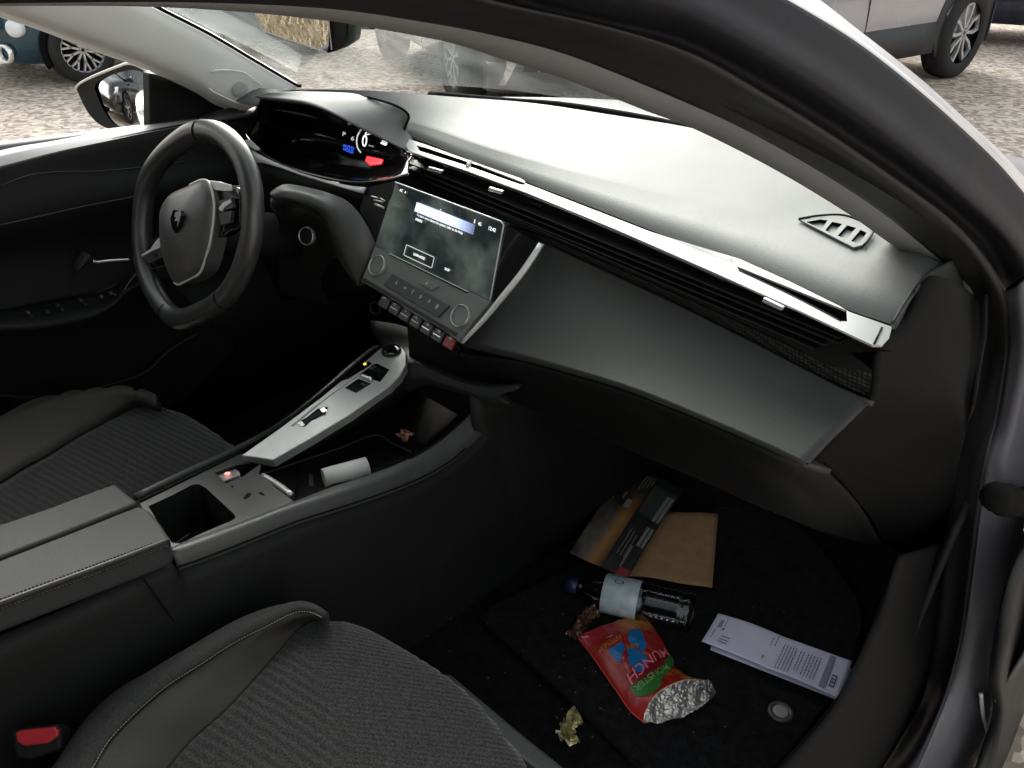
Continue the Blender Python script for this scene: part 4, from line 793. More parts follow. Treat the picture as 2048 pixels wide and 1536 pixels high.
stitches('stitching',[(0,1212),(120,1168),(250,1120),(338,1086)],ap,M_dark,skn,46,.0009,-.004)
tube('panel_joint',L([(285,1155),(310,1190),(335,1225),(365,1265),(395,1300)],X(XR+.02)),.0012,M_void,car)
box('console_core',(.01,-.85,.37),(.14,.5,.34),M_dark,car,bevel=.01)
# ---------------- seats ----------------
def fabric(name,col,ribs=True):
    m=mat(name,col,.95,spec=.15,sheen=.15); t=m.node_tree; b=t.nodes['Principled BSDF']
    tc=t.nodes.new('ShaderNodeTexCoord'); nz=t.nodes.new('ShaderNodeTexNoise'); nz.inputs['Scale'].default_value=420; nz.inputs['Detail'].default_value=2
    r=t.nodes.new('ShaderNodeValToRGB'); r.color_ramp.elements[0].position=.35; r.color_ramp.elements[1].position=.68
    r.color_ramp.elements[0].color=(*[c*.45 for c in col],1); r.color_ramp.elements[1].color=(*[min(c*1.8,1) for c in col],1)
    t.links.new(tc.outputs['Object'],nz.inputs['Vector']); t.links.new(nz.outputs['Fac'],r.inputs['Fac']); t.links.new(r.outputs[0],b.inputs['Base Color'])
    w1=t.nodes.new('ShaderNodeTexWave'); w1.wave_type='BANDS'; w1.bands_direction='Y'; w1.inputs['Scale'].default_value=27; w1.inputs['Distortion'].default_value=1.6; w1.inputs['Detail'].default_value=3; w1.inputs['Detail Scale'].default_value=1.2
    mp=t.nodes.new('ShaderNodeMapping'); mp.inputs['Rotation'].default_value=(0,0,math.radians(-12)); t.links.new(tc.outputs['Object'],mp.inputs['Vector']); t.links.new(mp.outputs[0],w1.inputs['Vector'])
    w2=t.nodes.new('ShaderNodeTexWave'); w2.wave_type='BANDS'; w2.bands_direction='Y'; w2.inputs['Scale'].default_value=50; w2.inputs['Distortion'].default_value=.8; w2.inputs['Detail'].default_value=1
    mp2=t.nodes.new('ShaderNodeMapping'); mp2.inputs['Rotation'].default_value=(0,0,math.radians(-40)); t.links.new(tc.outputs['Object'],mp2.inputs['Vector']); t.links.new(mp2.outputs[0],w2.inputs['Vector'])
    sp_=t.nodes.new('ShaderNodeSeparateXYZ'); t.links.new(tc.outputs['Object'],sp_.inputs[0])
    k=t.nodes.new('ShaderNodeMapRange'); k.inputs['From Min'].default_value=-.615; k.inputs['From Max'].default_value=-.60; k.inputs['To Min'].default_value=0; k.inputs['To Max'].default_value=1
    # the wide ribs fill the back part of the cushion, the fine knit the front part
    ad=t.nodes.new('ShaderNodeMath'); ad.operation='MULTIPLY_ADD'; ad.inputs[1].default_value=.35; t.links.new(sp_.outputs['X'],ad.inputs[0]); t.links.new(sp_.outputs['Y'],ad.inputs[2])
    t.links.new(ad.outputs[0],k.inputs['Value']); k.inputs['From Min'].default_value=-.43; k.inputs['From Max'].default_value=-.40
    mxx=t.nodes.new('ShaderNodeMix'); t.links.new(k.outputs[0],mxx.inputs['Factor']); t.links.new(w1.outputs['Fac'],mxx.inputs[2]); 
    sc2=t.nodes.new('ShaderNodeMath'); sc2.operation='MULTIPLY'; sc2.inputs[1].default_value=.35; t.links.new(w2.outputs['Fac'],sc2.inputs[0]); t.links.new(sc2.outputs[0],mxx.inputs[3])
    ad2=t.nodes.new('ShaderNodeMath'); ad2.operation='MULTIPLY_ADD'; ad2.inputs[1].default_value=.25; t.links.new(nz.outputs['Fac'],ad2.inputs[0]); t.links.new(mxx.outputs[0],ad2.inputs[2])
    bp=t.nodes.new('ShaderNodeBump'); bp.inputs['Strength'].default_value=.55; bp.inputs['Distance'].default_value=.002
    t.links.new(ad2.outputs[0],bp.inputs['Height']); t.links.new(bp.outputs[0],b.inputs['Normal'])
    return m
M_fab=fabric('grey_ribbed_seat_fabric',(.022,.022,.0217)); M_bol=mat('dark_bolster_leatherette',(.02,.018,.016),.6,spec=.35,bump=350,bstr=.4,var=(20,.15)); M_bols=mat('bolster_side_fabric',(.035,.036,.035),.9,spec=.2,bump=700,bstr=.6,var=(300,.3))
def zz(px,z): return L(px,Z(z))
silP=[(20,1640),(60,1590),(117,1536),(167,1460),(233,1393),(333,1333),(417,1283),(483,1247),(550,1223),(593,1215),(627,1222),(652,1238)]
stP=[(100,1660),(140,1600),(185,1536),(217,1483),(267,1430),(333,1373),(400,1330),(467,1287),(533,1253),(583,1228),(617,1224),(645,1236)]
bfP=[(260,1680),(300,1600),(340,1536),(383,1483),(450,1423),(500,1370),(550,1313),(593,1263),(622,1242),(648,1238)]
c0P=[(560,1700),(560,1600),(590,1500),(620,1430),(660,1370),(690,1310),(690,1270),(680,1243)]
frP=[(1100,1680),(1060,1600),(1020,1536),(966,1457),(916,1394),(856,1341),(783,1291),(726,1257),(690,1243)]
sil=[Z(.487)(u,v) for u,v in silP]
seat=loft('passenger_seat',[[V((p.x-.03,p.y,.22)) for p in sil],[p+V((-.02,0,-.1)) for p in sil],sil,[Z(.50)(u,v) for u,v in stP]],M_bols,car,n=50,across=20,solid=.006)
bol=loft('seat_bolster',[[Z(.50)(u,v) for u,v in stP],[Z(.488)((a+c)/2,(b_+d)/2) for (a,b_),(c,d) in zip(stP[:10],bfP)],[Z(.468)(u,v) for u,v in bfP]],M_bol,seat,n=50,across=14,solid=.004)
cus=loft('seat_cushion',[[Z(.464)(u,v)+V((-.004,0,-.004)) for u,v in bfP],[Z(.468)(u,v)+V((.008,0,.002)) for u,v in bfP],[Z(.474)(u,v) for u,v in c0P],[Z(.462)(u,v) for u,v in frP],[Z(.462)(u,v)+V((.004,.014,-.02)) for u,v in frP],[Z(.462)(u,v)+V((.0,.014,-.07)) for u,v in frP],[Z(.462)(u,v)+V((-.03,-.02,-.13)) for u,v in frP]],M_fab,seat,n=60,across=50,solid=.004)
stitches('stitching',stP[1:],Z(.5008),mat('pale_thread',(.3,.29,.22),.7),seat,100,.0007,.0004,.6)
loft('seat_base',[[V((.2,-.47,.40)),V((.35,-.45,.38)),V((.62,-.45,.38))],[V((.2,-.5,.22)),V((.35,-.5,.22)),V((.62,-.5,.22))]],M_void,seat,n=6,solid=.01)
rail=plate('seat_rail_cover',[(866,1350),(884,1345),(903,1347),(960,1395),(1040,1462),(1110,1518),(1200,1590),(1150,1600),(1075,1540),(1010,1490),(950,1430),(905,1385)],PL((.3,-.33,.27),(-.1,.1,1)),M_cowl,car,thick=.03,bevel=.006)
box('seat_backrest',(.38,-1.18,.75),(.48,.14,.62),M_fab,car,bevel=.05); box('seat_backrest',(-.38,-1.15,.75),(.48,.14,.62),M_fab,car,bevel=.05)
# driver seat
sD=[(-150,900),(0,852),(67,824),(133,806),(200,797),(253,794),(283,799),(317,812)]
stD=[(-150,918),(0,868),(67,838),(133,816),(200,803),(250,800),(283,803),(317,814)]
bD=[(-150,1050),(0,968),(50,937),(100,910),(150,878),(200,850),(245,824),(277,808),(317,816)]
cD=[(-100,1150),(20,1060),(120,980),(220,900),(290,850),(330,822)]
fD=[(420,1050),(470,960),(468,905),(458,893),(440,878),(417,860),(367,828),(335,817)]
sdl=[Z(.487)(u,v) for u,v in sD]
ds=loft('driver_seat',[[V((p.x-.03,p.y,.22)) for p in sdl],sdl,[Z(.497)(u,v) for u,v in stD],[Z(.47)(u,v) for u,v in bD]],M_bol,car,n=40,across=20,solid=.006)
cdl=[Z(.462)(u,v) for u,v in [(420,1100),(440,1000),(460,930),(462,900),(440,878),(417,860),(367,828),(325,815)]]
loft('seat_cushion',[[Z(.47)(u,v) for u,v in bD],[Z(.472)(u,v) for u,v in cD],[Z(.468)(u,v) for u,v in [(150,1150),(260,1000),(360,920),(380,880),(360,850),(335,822)]],cdl,[p+V((.01,.012,-.03)) for p in cdl],[p+V((.0,-.0,-.14)) for p in cdl]],M_fab,ds,n=40,across=30,solid=.004)
stitches('stitching',stD[1:],Z(.498),M_deck,ds,50,.0005,.0003,.6)
# buckle
bk=Z(.50)
bkl=slab('seat_belt_buckle',[(20,1462),(38,1455),(112,1448),(122,1456),(122,1500),(60,1520),(30,1515)],PL(bk(72,1475),(.5,-.35,.8)),.03,M_dark,car,.004)
slab('buckle_release',[(29,1466),(40,1460),(108,1453),(116,1462),(115,1472),(96,1486),(50,1492),(34,1484)],PL(bk(72,1475)+V((.5,-.35,.8))*.003,(.5,-.35,.8)),.008,mat('red_plastic',(.42,.02,.03),.45,spec=.4,var=(40,.1)),bkl,.002)
# ---------------- things on the passenger floor ----------------
FZ=.21
mpx=[(962,1238),(985,1215),(1100,1160),(1250,1090),(1450,1010),(1600,1060),(1700,1180),(1722,1240),(1700,1320),(1655,1400),(1560,1520),(1450,1640),(1360,1610),(1150,1410)]
M_mat=mat('floor_mat_pile',(.011,.011,.012),.95,spec=.1,bump=500,bstr=.8,bdist=.003,var=(80,.5))
matt=plate('floor_mat',rs(L(mpx+[mpx[0]],Z(FZ+.012)),60)[:-1],Z(FZ+.012),M_mat,None,thick=.008,bevel=.002)
tag(matt,'black textile floor mat under the litter in the passenger footwell','floor mat')
tube('mat_binding',L(mpx,Z(FZ+.012)),.003,mat('mat_binding',(.006,.006,.006),.9,spec=.1),matt,closed=True,n=90,seg=6)
cc=Z(FZ+.013)(1561,1424); fz=ring('mat_fastener',cc,V((0,0,1)),.012,.019,.002,mat('clear_plastic_ring',(.07,.07,.075),.3,spec=.6),matt); disc('fastener_cap',cc+V((-.0,.0,.0)),V((0,0,1)),.0115,.003,mat('grey_cap',(.3,.29,.3),.5),fz)
# crumbs
vs=[];fs=[]
for i in range(60):
    u,v=random.choice([(random.uniform(820,1300),random.uniform(1200,1500)),(random.uniform(1100,1700),random.uniform(1200,1480))])
    c=Z(FZ+.0135)(u,v); r=random.uniform(.0006,.0016); v_,f_=box_data(c,r*1.5,r,r*.7); o_=len(vs); vs+=v_; fs+=[tuple(k+o_ for k in q) for q in f_]
cr_=mk('crumbs',vs,fs,mat('crumb',(.16,.13,.09),.8),None,smooth=False); tag(cr_,'tiny pale crumbs scattered over the black carpet','crumbs',kind='stuff')
def sheet(name,c4,nx,ny,z0,m,bulge,colf=None,thick=.0008,par=None):
    P=[Z(z0)(u,v) for u,v in c4]; vs=[];fs=[];cols=[]
    for j in range(ny+1):
        for i in range(nx+1):
            s,t_=i/nx,j/ny; p=P[0].lerp(P[1],s).lerp(P[3].lerp(P[2],s),t_); vs.append(p+V((0,0,bulge(s,t_))))
            if colf: cols.append(colf(s,t_))
    for j in range(ny):
        for i in range(nx): a=j*(nx+1)+i; fs.append((a,a+1,a+nx+2,a+nx+1))
    ob=mk(name,vs,fs,m,par,face_cam=True,solid=thick)
    if colf:
        ca=ob.data.color_attributes.new('print','FLOAT_COLOR','POINT')
        for i,c in enumerate(cols): ca.data[i].color=(*c,1)
    def S(s,t_,h=0): return P[0].lerp(P[1],s).lerp(P[3].lerp(P[2],s),t_)+V((0,0,bulge(s,t_)+.0009+h))
    return ob,S
def printed(name,rough=.45,spec=.5):
    m=mat(name,(.5,.5,.5),rough,spec=spec); t=m.node_tree; a=t.nodes.new('ShaderNodeAttribute'); a.attribute_name='print'; t.links.new(a.outputs['Color'],t.nodes['Principled BSDF'].inputs['Base Color']); return m
# kraft envelope
kraft=mat('kraft_paper',(.36,.23,.12),.85,spec=.2,var=(35,.14),bump=300,bstr=.2)
env,_=sheet('kraft_envelope',[(1265,1015),(1437,1029),(1424,1177),(1238,1150)],14,14,FZ+.018,kraft,lambda s,t_:.004*math.sin(s*3)*t_+.002*math.sin(s*9+t_*5))
tag(env,'flat brown kraft paper bag lying under the glossy leaflet','paper bag')
# glossy leaflet
def leafcol(s,t_):
    n=mnoise.noise(V((s*3,t_*6,1)))*.5+mnoise.noise(V((s*9,t_*14,3)))*.25
    base=[.018,.018,.02]
    if s<.56:
        d=(s-.12)*1.0+(t_-.75)*-.0
        o=max(0,1-abs(s-(.50-.10*t_))*5.5)*min(1,max(0,(t_-.22)*3)); 
        g=max(0,1-abs(s-.18)*4)*min(1,max(0,(t_-.42)*3))*(.6+n)
        base=[.03+.42*o+.30*g+.03*n,.025+.20*o+.29*g+.03*n,.02+.05*o+.26*g+.02*n]
    else:
        base=[.02+.05*max(0,n),.021+.05*max(0,n),.022+.045*max(0,n)]
        if .1<t_<.45: base=[c+.035 for c in base]
    if t_>.93 and s>.8: base=[.4,.03,.03]
    if abs(s-.57)<.012: base=[c*.4 for c in base]
    return [max(.005,c) for c in base]
lf,LS=sheet('glossy_leaflet',[(1259,927),(1367,978),(1252,1160),(1139,1105)],40,60,FZ+.03,printed('leaflet_print',.3,.6),lambda s,t_:.006*math.sin(t_*3.1)+.008*max(0,.25-abs(s-.57)),leafcol)
tag(lf,'dark glossy folded leaflet with an orange road picture, on the kraft bag','leaflet')
M_pr=mat('white_print',(.45,.45,.42),.5)
rc_=[(.86,.16,.91,.46),(.93,.16,.98,.46),(.86,.53,.91,.72),(.93,.53,.98,.72),(.05,.36,.12,.42),(.33,.36,.43,.45)]
for k in range(4): rc_.append((.38+.05*k,.05,.40+.05*k,.24-.03*k))
for k in range(3): rc_.append((.66+.06*k,.60+.02*k,.675+.06*k,.85))
for k in range(3): rc_.append((.21+.05*k,.52,.222+.05*k,.70+.05*k))
rc_+=[(.20,.06,.24,.14),(.16,.25,.19,.32),(.24,.31,.27,.38),(.80,.74,.83,.93)]
def lrects(nm,S,rects,m,par,div=6):
    vs=[];fs=[]
    for a,b_,c,d in rects:
        for i in range(div):
            t0=b_+(d-b_)*i/div; t1=b_+(d-b_)*(i+1)/div; o_=len(vs); vs+=[S(a,t0,.0004),S(c,t0,.0004),S(c,t1,.0004),S(a,t1,.0004)]; fs.append((o_,o_+1,o_+2,o_+3))
    return mk(nm,vs,fs,m,par,smooth=False,face_cam=True)
lrects('leaflet_print_blocks',LS,rc_[:6],mat('grey_print',(.24,.25,.23),.5),lf); lrects('leaflet_text_lines',LS,rc_[6:],mat('dim_print',(.2,.19,.19),.5),lf)
# folded letter
def letb(s,t_): return .004+.006*s*s+.003*math.sin(t_*6)*s+(.004 if t_>.5 else .0)*math.sin((t_-.5)*6.28)
M_paper=mat('white_paper',(.68,.68,.86),.8,spec=.2,var=(12,.06))
let,PS=sheet('folded_letter',[(1703,1326),(1675,1406),(1402,1290),(1436,1230)],14,30,FZ+.02,M_paper,letb)
tag(let,'folded white printed letter lying beside the sill trim','letter')
let2,_=sheet('folded_letter_page',[(1706,1338),(1678,1402),(1420,1300),(1440,1245)],8,12,FZ+.014,M_paper,lambda s,t_:.001,par=let)
ink=mat('black_ink',(.05,.05,.09),.7); dash_=[]
random.seed(3)
def dl(t0,s0,s1,th=.006):
    s=s0
    while s<s1:
        w_=random.uniform(.03,.09); dash_.append((s,t0,min(s+w_,s1),t0+th)); s+=w_+.018
for k in range(5): dl(.195+.022*k,.22,.86)
for k in range(2): dl(.315+.022*k,.22,.8)
for k in range(5): dl(.37+.022*k,.2,.92)
dl(.13,.3,.62,.01); dl(.52,.05,.35,.006); dl(.55,.15,.4); dl(.56,.72,.82,.01); dl(.905,.1,.35); dl(.955,.5,.8)
dash_+=[(.5,.055,.82,.062),(.5,.085,.82,.09),(.5,.055,.53,.09),(.79,.055,.82,.09),(.6,.065,.63,.085),(.68,.065,.71,.085),(.4,.9,.47,.912)]
vs=[];fs=[]
for a,b_,c,d in dash_:
    o_=len(vs); vs+=[PS(a,b_,.0003),PS(c,b_,.0003),PS(c,d,.0003),PS(a,d,.0003)]; fs.append((o_,o_+1,o_+2,o_+3))
mk('letter_print',vs,fs,ink,let,smooth=False,face_cam=True)
gr=[(.05,.11,.95,.15),(.18,.925,.42,.955),(.62,.83,.66,.90),(.72,.83,.76,.90),(.80,.83,.84,.90)]
lrects('letter_header_band',lambda s,t_,h=0:PS(s,t_,.0001),gr,mat('grey_ink',(.27,.27,.4),.8),let,3)
# water bottle
pc=Z(FZ+.045)(1138,1168); pb=Z(FZ+.045)(1388,1228); ax=(pb-pc); LB=ax.length; ax.normalize()
M_pet=bpy.data.materials.new('clear_plastic'); M_pet.use_nodes=True; t=M_pet.node_tree; t.nodes.clear()
ou=t.nodes.new('ShaderNodeOutputMaterial'); a1_=t.nodes.new('ShaderNodeBsdfTransparent'); a1_.inputs[0].default_value=(.85,.88,.9,1); a2_=t.nodes.new('ShaderNodeBsdfGlossy'); a2_.inputs['Roughness'].default_value=.08; f_=t.nodes.new('ShaderNodeFresnel'); f_.inputs[0].default_value=1.55; mxs=t.nodes.new('ShaderNodeMixShader')
t.links.new(f_.outputs[0],mxs.inputs[0]); t.links.new(a1_.outputs[0],mxs.inputs[1]); t.links.new(a2_.outputs[0],mxs.inputs[2]); t.links.new(mxs.outputs[0],ou.inputs[0])
prof=[(0.0,.012),(.012,.0125),(.03,.0125),(.034,.017),(.05,.024),(.066,.0325)]
x=.068
while x<LB-.02: prof.append((x,.033)); prof.append((x+.005,.0290 if x>.125 else .033)); x+=.010
prof+=[(LB-.012,.033),(LB-.004,.031),(LB,.024),(LB-.006,.004)]
def revolve(name,prof,p0,ax,m,par=None,seg=32,twist=0):
    s=ax.cross(V((0,0,1))).normalized(); q=ax.cross(s); vs=[];fs=[]
    for x_,r_ in prof:
        for k in range(seg): a=2*math.pi*k/seg; vs.append(p0+ax*(x_+ (twist*math.sin(a*2) if r_>.03 else 0))+s*math.cos(a)*r_+q*math.sin(a)*r_)
    for i in range(len(prof)-1):
        for k in range(seg): fs.append((i*seg+k,i*seg+(k+1)%seg,(i+1)*seg+(k+1)%seg,(i+1)*seg+k))
    return mk(name,vs,fs,m,par)
bt=empty('water_bottle',pc,'clear ribbed plastic water bottle with a dark blue cap lying on its side','bottle')
revolve('bottle_body',prof,pc,ax,M_pet,bt,twist=.0015); revolve('cap',[(-.003,.001),(-.003,.0135),(.014,.0145),(.016,.012)],pc,ax,mat('dark_blue_cap',(.01,.02,.06),.4,bump=300),bt)
lbm=mat('pale_blue_label',(.42,.5,.55),.35,spec=.6,var=(60,.2)); lb=revolve('label',[(.062,.0325),(.064,.0337),(.1,.0337),(.122,.0337),(.123,.033)],pc,ax,lbm,bt)
def lbl(s,t_,h=0):
    sd_=ax.cross(V((0,0,1))).normalized(); q=ax.cross(sd_); a=math.pi*(1.5-.9*(s-.3)) if False else (math.radians(200)+s*math.radians(120)); return pc+ax*(.064+.058*(1-t_))+(sd_*math.cos(a)+q*math.sin(a))*.0342
texts('label_print',lbl,[('O',.55,.45,.68,.75),('m',.15,.2,.22,.4)],mat('label_blue_ink',(.03,.1,.25),.5),bt)
adopt(bt)
# crisp bag
BE_L=[(1155,1274),(1183,1310),(1208,1346),(1235,1385),(1260,1421),(1290,1446)]; BE_R=[(1287,1230),(1315,1266),(1338,1305),(1353,1337),(1385,1357),(1414,1362)]
bl_=rs(L(BE_L,Z(FZ+.018)),41); br_=rs(L(BE_R,Z(FZ+.022)),41)
def BS(s,t_,h=0):
    k=min(max(t_,0),1)*40; i=min(int(k),39); f=k-i
    a=bl_[i].lerp(bl_[i+1],f); b_=br_[i].lerp(br_[i+1],f); p=a.lerp(b_,s)
    e=math.sin(math.pi*min(max(s,0),1)); 
    z=.022*e**.7*(.35+.65*min(1,t_*4))
    z+=.0035*e**.4*mnoise.noise(V((s*5+t_*2,t_*4,5)))+.0025*abs(mnoise.noise(V((s*8-t_*7,t_*5+s*6,2))))*(1 if s>.45 else .3)
    if t_>.8: z+=.010*(t_-.8)*5*math.sin(s*3.14)
    arc=(t_-.5)*0
    # the torn mouth bows inwards
    return p+V((0,0,z+h))
def bagcol(s,t_):
    r=[.36,.018,.014]
    n=mnoise.noise(V((s*4,t_*5,9)))
    if s>.42 and t_<.26: k=min(1,(s-.42)*5)*min(1,(.26-t_)*8); r=[.36+.12*k,.018+.17*k*(1+.5*n),.014+.03*k]
    if t_<.14 and s<.5: r=[.42,.03,.045]
    if s>.6 and .72<t_<.9: k=.6*max(0,n+.4); r=[.36+.2*k,.02+.18*k,.015+.02*k]
    if s>.78 and t_>.86: r=[.7,.42,.05]
    return r
vs=[];fs=[];cols=[];NX,NY=70,80
for j in range(NY+1):
    for i in range(NX+1):
        s,t_=i/NX,j/NY; m_=1-.13*math.sin(math.pi*s)**1.0*0; tt_=t_*(.98-.08*math.sin(math.pi*s**.8)); vs.append(BS(s,tt_)); cols.append(bagcol(s,tt_))
for j in range(NY):
    for i in range(NX): a=j*(NX+1)+i; fs.append((a,a+1,a+NX+2,a+NX+1))
bagr=empty('crisp_bag',bl_[20],'open red crisp bag with its silver foil lining showing at the torn mouth','crisp packet')
bf=mk('bag_front',vs,fs,printed('bag_print',.28,.7),bagr,face_cam=True)
ca=bf.data.color_attributes.new('print','FLOAT_COLOR','POINT')
for i,c in enumerate(cols): ca.data[i].color=(*c,1)
foil=mat('crumpled_foil',(.5,.49,.47),.36,metal=.85,bump=260,bstr=.25,bdist=.001)
mouth=[BS(i/14,.98-.08*math.sin(math.pi*(i/14)**.8),-.002) for i in range(15)]
lowl=L([(1291,1447),(1317,1446),(1346,1440),(1370,1432),(1396,1419),(1416,1404),(1427,1391),(1431,1380),(1420,1364)],Z(FZ+.016))
ml=L([(1292,1446),(1315,1430),(1340,1420),(1370,1412),(1392,1400),(1408,1388),(1416,1378),(1420,1368),(1417,1362)],Z(FZ+.020))
fo=loft('foil_lining',[mouth,ml,lowl],foil,bagr,n=80,across=40,flat=True)
for v_ in fo.data.vertices: v_.co+=V((0,0,.005*mnoise.noise(v_.co*70)+.0035*abs(mnoise.noise(v_.co*160))+.001*mnoise.noise(v_.co*400)))
loft('bag_back',[[p+V((0,0,-.012)) for p in bl_],[p+V((0,0,-.012)) for p in br_]],foil,bagr,n=20)
tube('torn_edge',mouth,.0009,mat('torn_edge',(.75,.45,.38),.4),bagr,n=40,seg=5)
tube('bag_seam',[p+V((0,0,.0)) for p in bl_],.0014,mat('red_seam',(.5,.06,.05),.35),bagr,n=40,seg=5)
# printing on the bag: two pale blue shapes, lettering upside down as it lies
def shape(nm,pts,m,h,n=40):
    P=[V((a,b_,0)) for a,b_ in pts]; P=rs(P+[P[0]],n)[:-1]; c=sum(P,V((0,0,0)))/len(P); vs=[];fs=[]; R_=[.0001,.35,.7,1]; K=len(P)
    for r_ in R_:
        for p in P: q=c+(p-c)*r_; vs.append(BS(q.x,q.y,h))
    for i in range(3):
        for k in range(K): fs.append((i*K+k,i*K+(k+1)%K,(i+1)*K+(k+1)%K,(i+1)*K+k))
    return mk(nm,vs,fs,m,bagr,face_cam=True)
blue=mat('blue_print',(.01,.16,.42),.3,spec=.6); 
def bagst(u,v):
    # pixel -> (s,t) on the bag panel by search
    best=None
    tgt=(u,v)
    for j in range(0,41):
        a,b_=bl_[j],br_[j]
        for i in range(0,41):
            p=a.lerp(b_,i/40)+V((0,0,.02*math.sin(math.pi*i/40)**.7)); q=p-CP; z=q.dot(FW); uu=1024+FPX*q.dot(RT)/z; vv=768-FPX*q.dot(UP)/z
            d=(uu-u)**2+(vv-v)**2
            if best is None or d<best[0]: best=(d,i/40,j/40)
    return best[1],best[2]
def bz(x,y): return bagst(1140+x/8.083,1220+y/8.083)
BSC=lambda q:bz(930+(q[0]-930)*1.12,690+(q[1]-690)*1.12)
shape('blue_shape',[BSC(q) for q in [(640,680),(740,590),(830,555),(880,640),(850,760),(840,840),(780,830),(690,760)]],blue,.0012)
shape('blue_shape',[BSC(q) for q in [(1040,340),(1120,380),(1180,500),(1210,640),(1150,700),(1060,600),(960,560),(940,480),(970,390)]],blue,.0012)
shape('blue_drop',[BSC(q) for q in [(930,680),(1010,650),(1130,690),(1210,770),(1220,860),(1150,980),(1050,970),(950,850),(925,760)]],blue,.0016)
gold=mat('gold_print',(.55,.3,.06),.35); pink=mat('pink_print',(.85,.2,.25),.35); green=mat('green_print',(.045,.18,.04),.35); outl=mat('pale_outline',(.6,.38,.25),.4)
def tq(cs):
    c=[bz(*q) for q in cs]
    def f(s,t_,h=0):
        a=(c[0][0]+(c[1][0]-c[0][0])*s,c[0][1]+(c[1][1]-c[0][1])*s); b_=(c[3][0]+(c[2][0]-c[3][0])*s,c[3][1]+(c[2][1]-c[3][1])*s)
        return BS(a[0]+(b_[0]-a[0])*t_,a[1]+(b_[1]-a[1])*t_,.0024+h)
    return f
shape('pink_band',[bz(*q) for q in [(900,1080),(1180,980),(1460,640),(1640,760),(1500,960),(1380,1080),(1160,1200),(1000,1280)]],mat('dark_red_band',(.2,.01,.02),.35),.0009)
shape('green_band',[bz(*q) for q in [(960,1250),(1200,1210),(1420,1090),(1560,880),(1640,740),(1700,860),(1620,1000),(1500,1120),(1460,1300),(1280,1400),(1120,1430),(1010,1380)]],green,.0013)
texts('bag_lettering',tq([(900,1100),(1540,640),(1640,780),(990,1270)]),[('MUNCH',.02,.05,.98,.95,True)],pink,bagr)
texts('bag_lettering',tq([(990,1270),(1560,900),(1650,990),(1060,1390)]),[('MONSTER',.03,.1,.97,.9,True)],mat('leaf_print',(.16,.42,.1),.35),bagr)
texts('bag_lettering',tq([(440,620),(800,420),(830,500),(480,700)]),[('KETCHUP',0,0,1,1,True)],gold,bagr)
texts('bag_lettering',tq([(900,600),(1100,540),(1120,610),(920,680)]),[("GOÛT",0,0,1,1,True)],gold,bagr)
vs=[];fs=[]
for q in [[(370,490),(690,380),(692,392),(372,505)],[(420,390),(600,290),(606,306),(426,408)],[(180,440),(290,410),(292,424),(184,456)],[(540,470),(690,410),(692,430),(545,490)]]:
    P=[BS(*bz(*a),.002) for a in q]; o_=len(vs); vs+=P; fs.append((o_,o_+1,o_+2,o_+3))
mk('bag_small_print',vs,fs,mat('pale_print',(.6,.3,.25),.4),bagr,smooth=False,face_cam=True)
adopt(bagr)
# crumpled sweet wrappers
def crumple(name,px,z,m,w,seed,label,cat,n=26,k=10,h=.012):
    C_=rs(L(px,Z(z)),n); vs=[];fs=[]
    for i,p in enumerate(C_):
        t_=(C_[min(i+1,n-1)]-C_[max(i-1,0)]).normalized(); s=t_.cross(V((0,0,1))).normalized()
        for j in range(k):
            a=j/(k-1)-.5; q=p+s*a*w*(1+.5*mnoise.noise(V((i*.4,seed,0))))+V((0,0,h*(.5+mnoise.noise(V((i*.55,j*.9,seed))))+.004)); vs.append(q)
    for i in range(n-1):
        for j in range(k-1): a=i*k+j; fs.append((a,a+1,a+k+1,a+k))
    ob=mk(name,vs,fs,m,None,smooth=False,face_cam=True,solid=.0004); return tag(ob,label,cat)
M_wr=mat('brown_foil_wrapper',(.16,.085,.06),.3,metal=.4,bump=60,bstr=.6,bdist=.003,var=(90,.8))
crumple('sweet_wrapper',[(1140,1282),(1160,1262),(1172,1245),(1188,1228),(1208,1216)],FZ+.014,M_wr,.022,3.3,'crumpled brown foil wrapper between the bottle label and the red bag','wrapper')
M_cel=mat('green_gold_cellophane',(.6,.55,.3),.22,metal=.4,spec=.8,trans=.35,bump=70,bstr=.7,bdist=.003,var=(120,.5))
lol=crumple('sweet_wrapper',[(1158,1440),(1144,1448),(1136,1462),(1130,1478),(1140,1492),(1150,1484)],FZ+.014,M_cel,.021,7.7,'twisted green and gold cellophane sweet wrapper with a white stick','wrapper',h=.018)
tube('stick',L([(1111,1463),(1128,1466)],Z(FZ+.02)),.0024,mat('white_stick',(.6,.6,.57),.6),lol,n=4)
# things in the console
rollm=mat('till_roll_paper',(.6,.6,.57),.75,var=(40,.08))
ra,rb2=dko(-.018)(648,958),dko(-.012)(735,934); d_=(rb2-ra).normalized()
pr=[(0,.0135),(.0,.0165),((rb2-ra).length,.0165),((rb2-ra).length,.0135),(0.001,.0135)]
roll=revolve('paper_roll',pr,ra,d_,rollm,None,28); tag(roll,'rolled up white slip of paper lying in the open console tray','paper roll')
cup=crumple('crumpled_wrapper',[(800,884),(808,880),(818,872)],.545,M_wr,.02,5.1,'small crumpled brown wrapper at the front of the dark console tray','wrapper',n=12,k=6,h=.01)
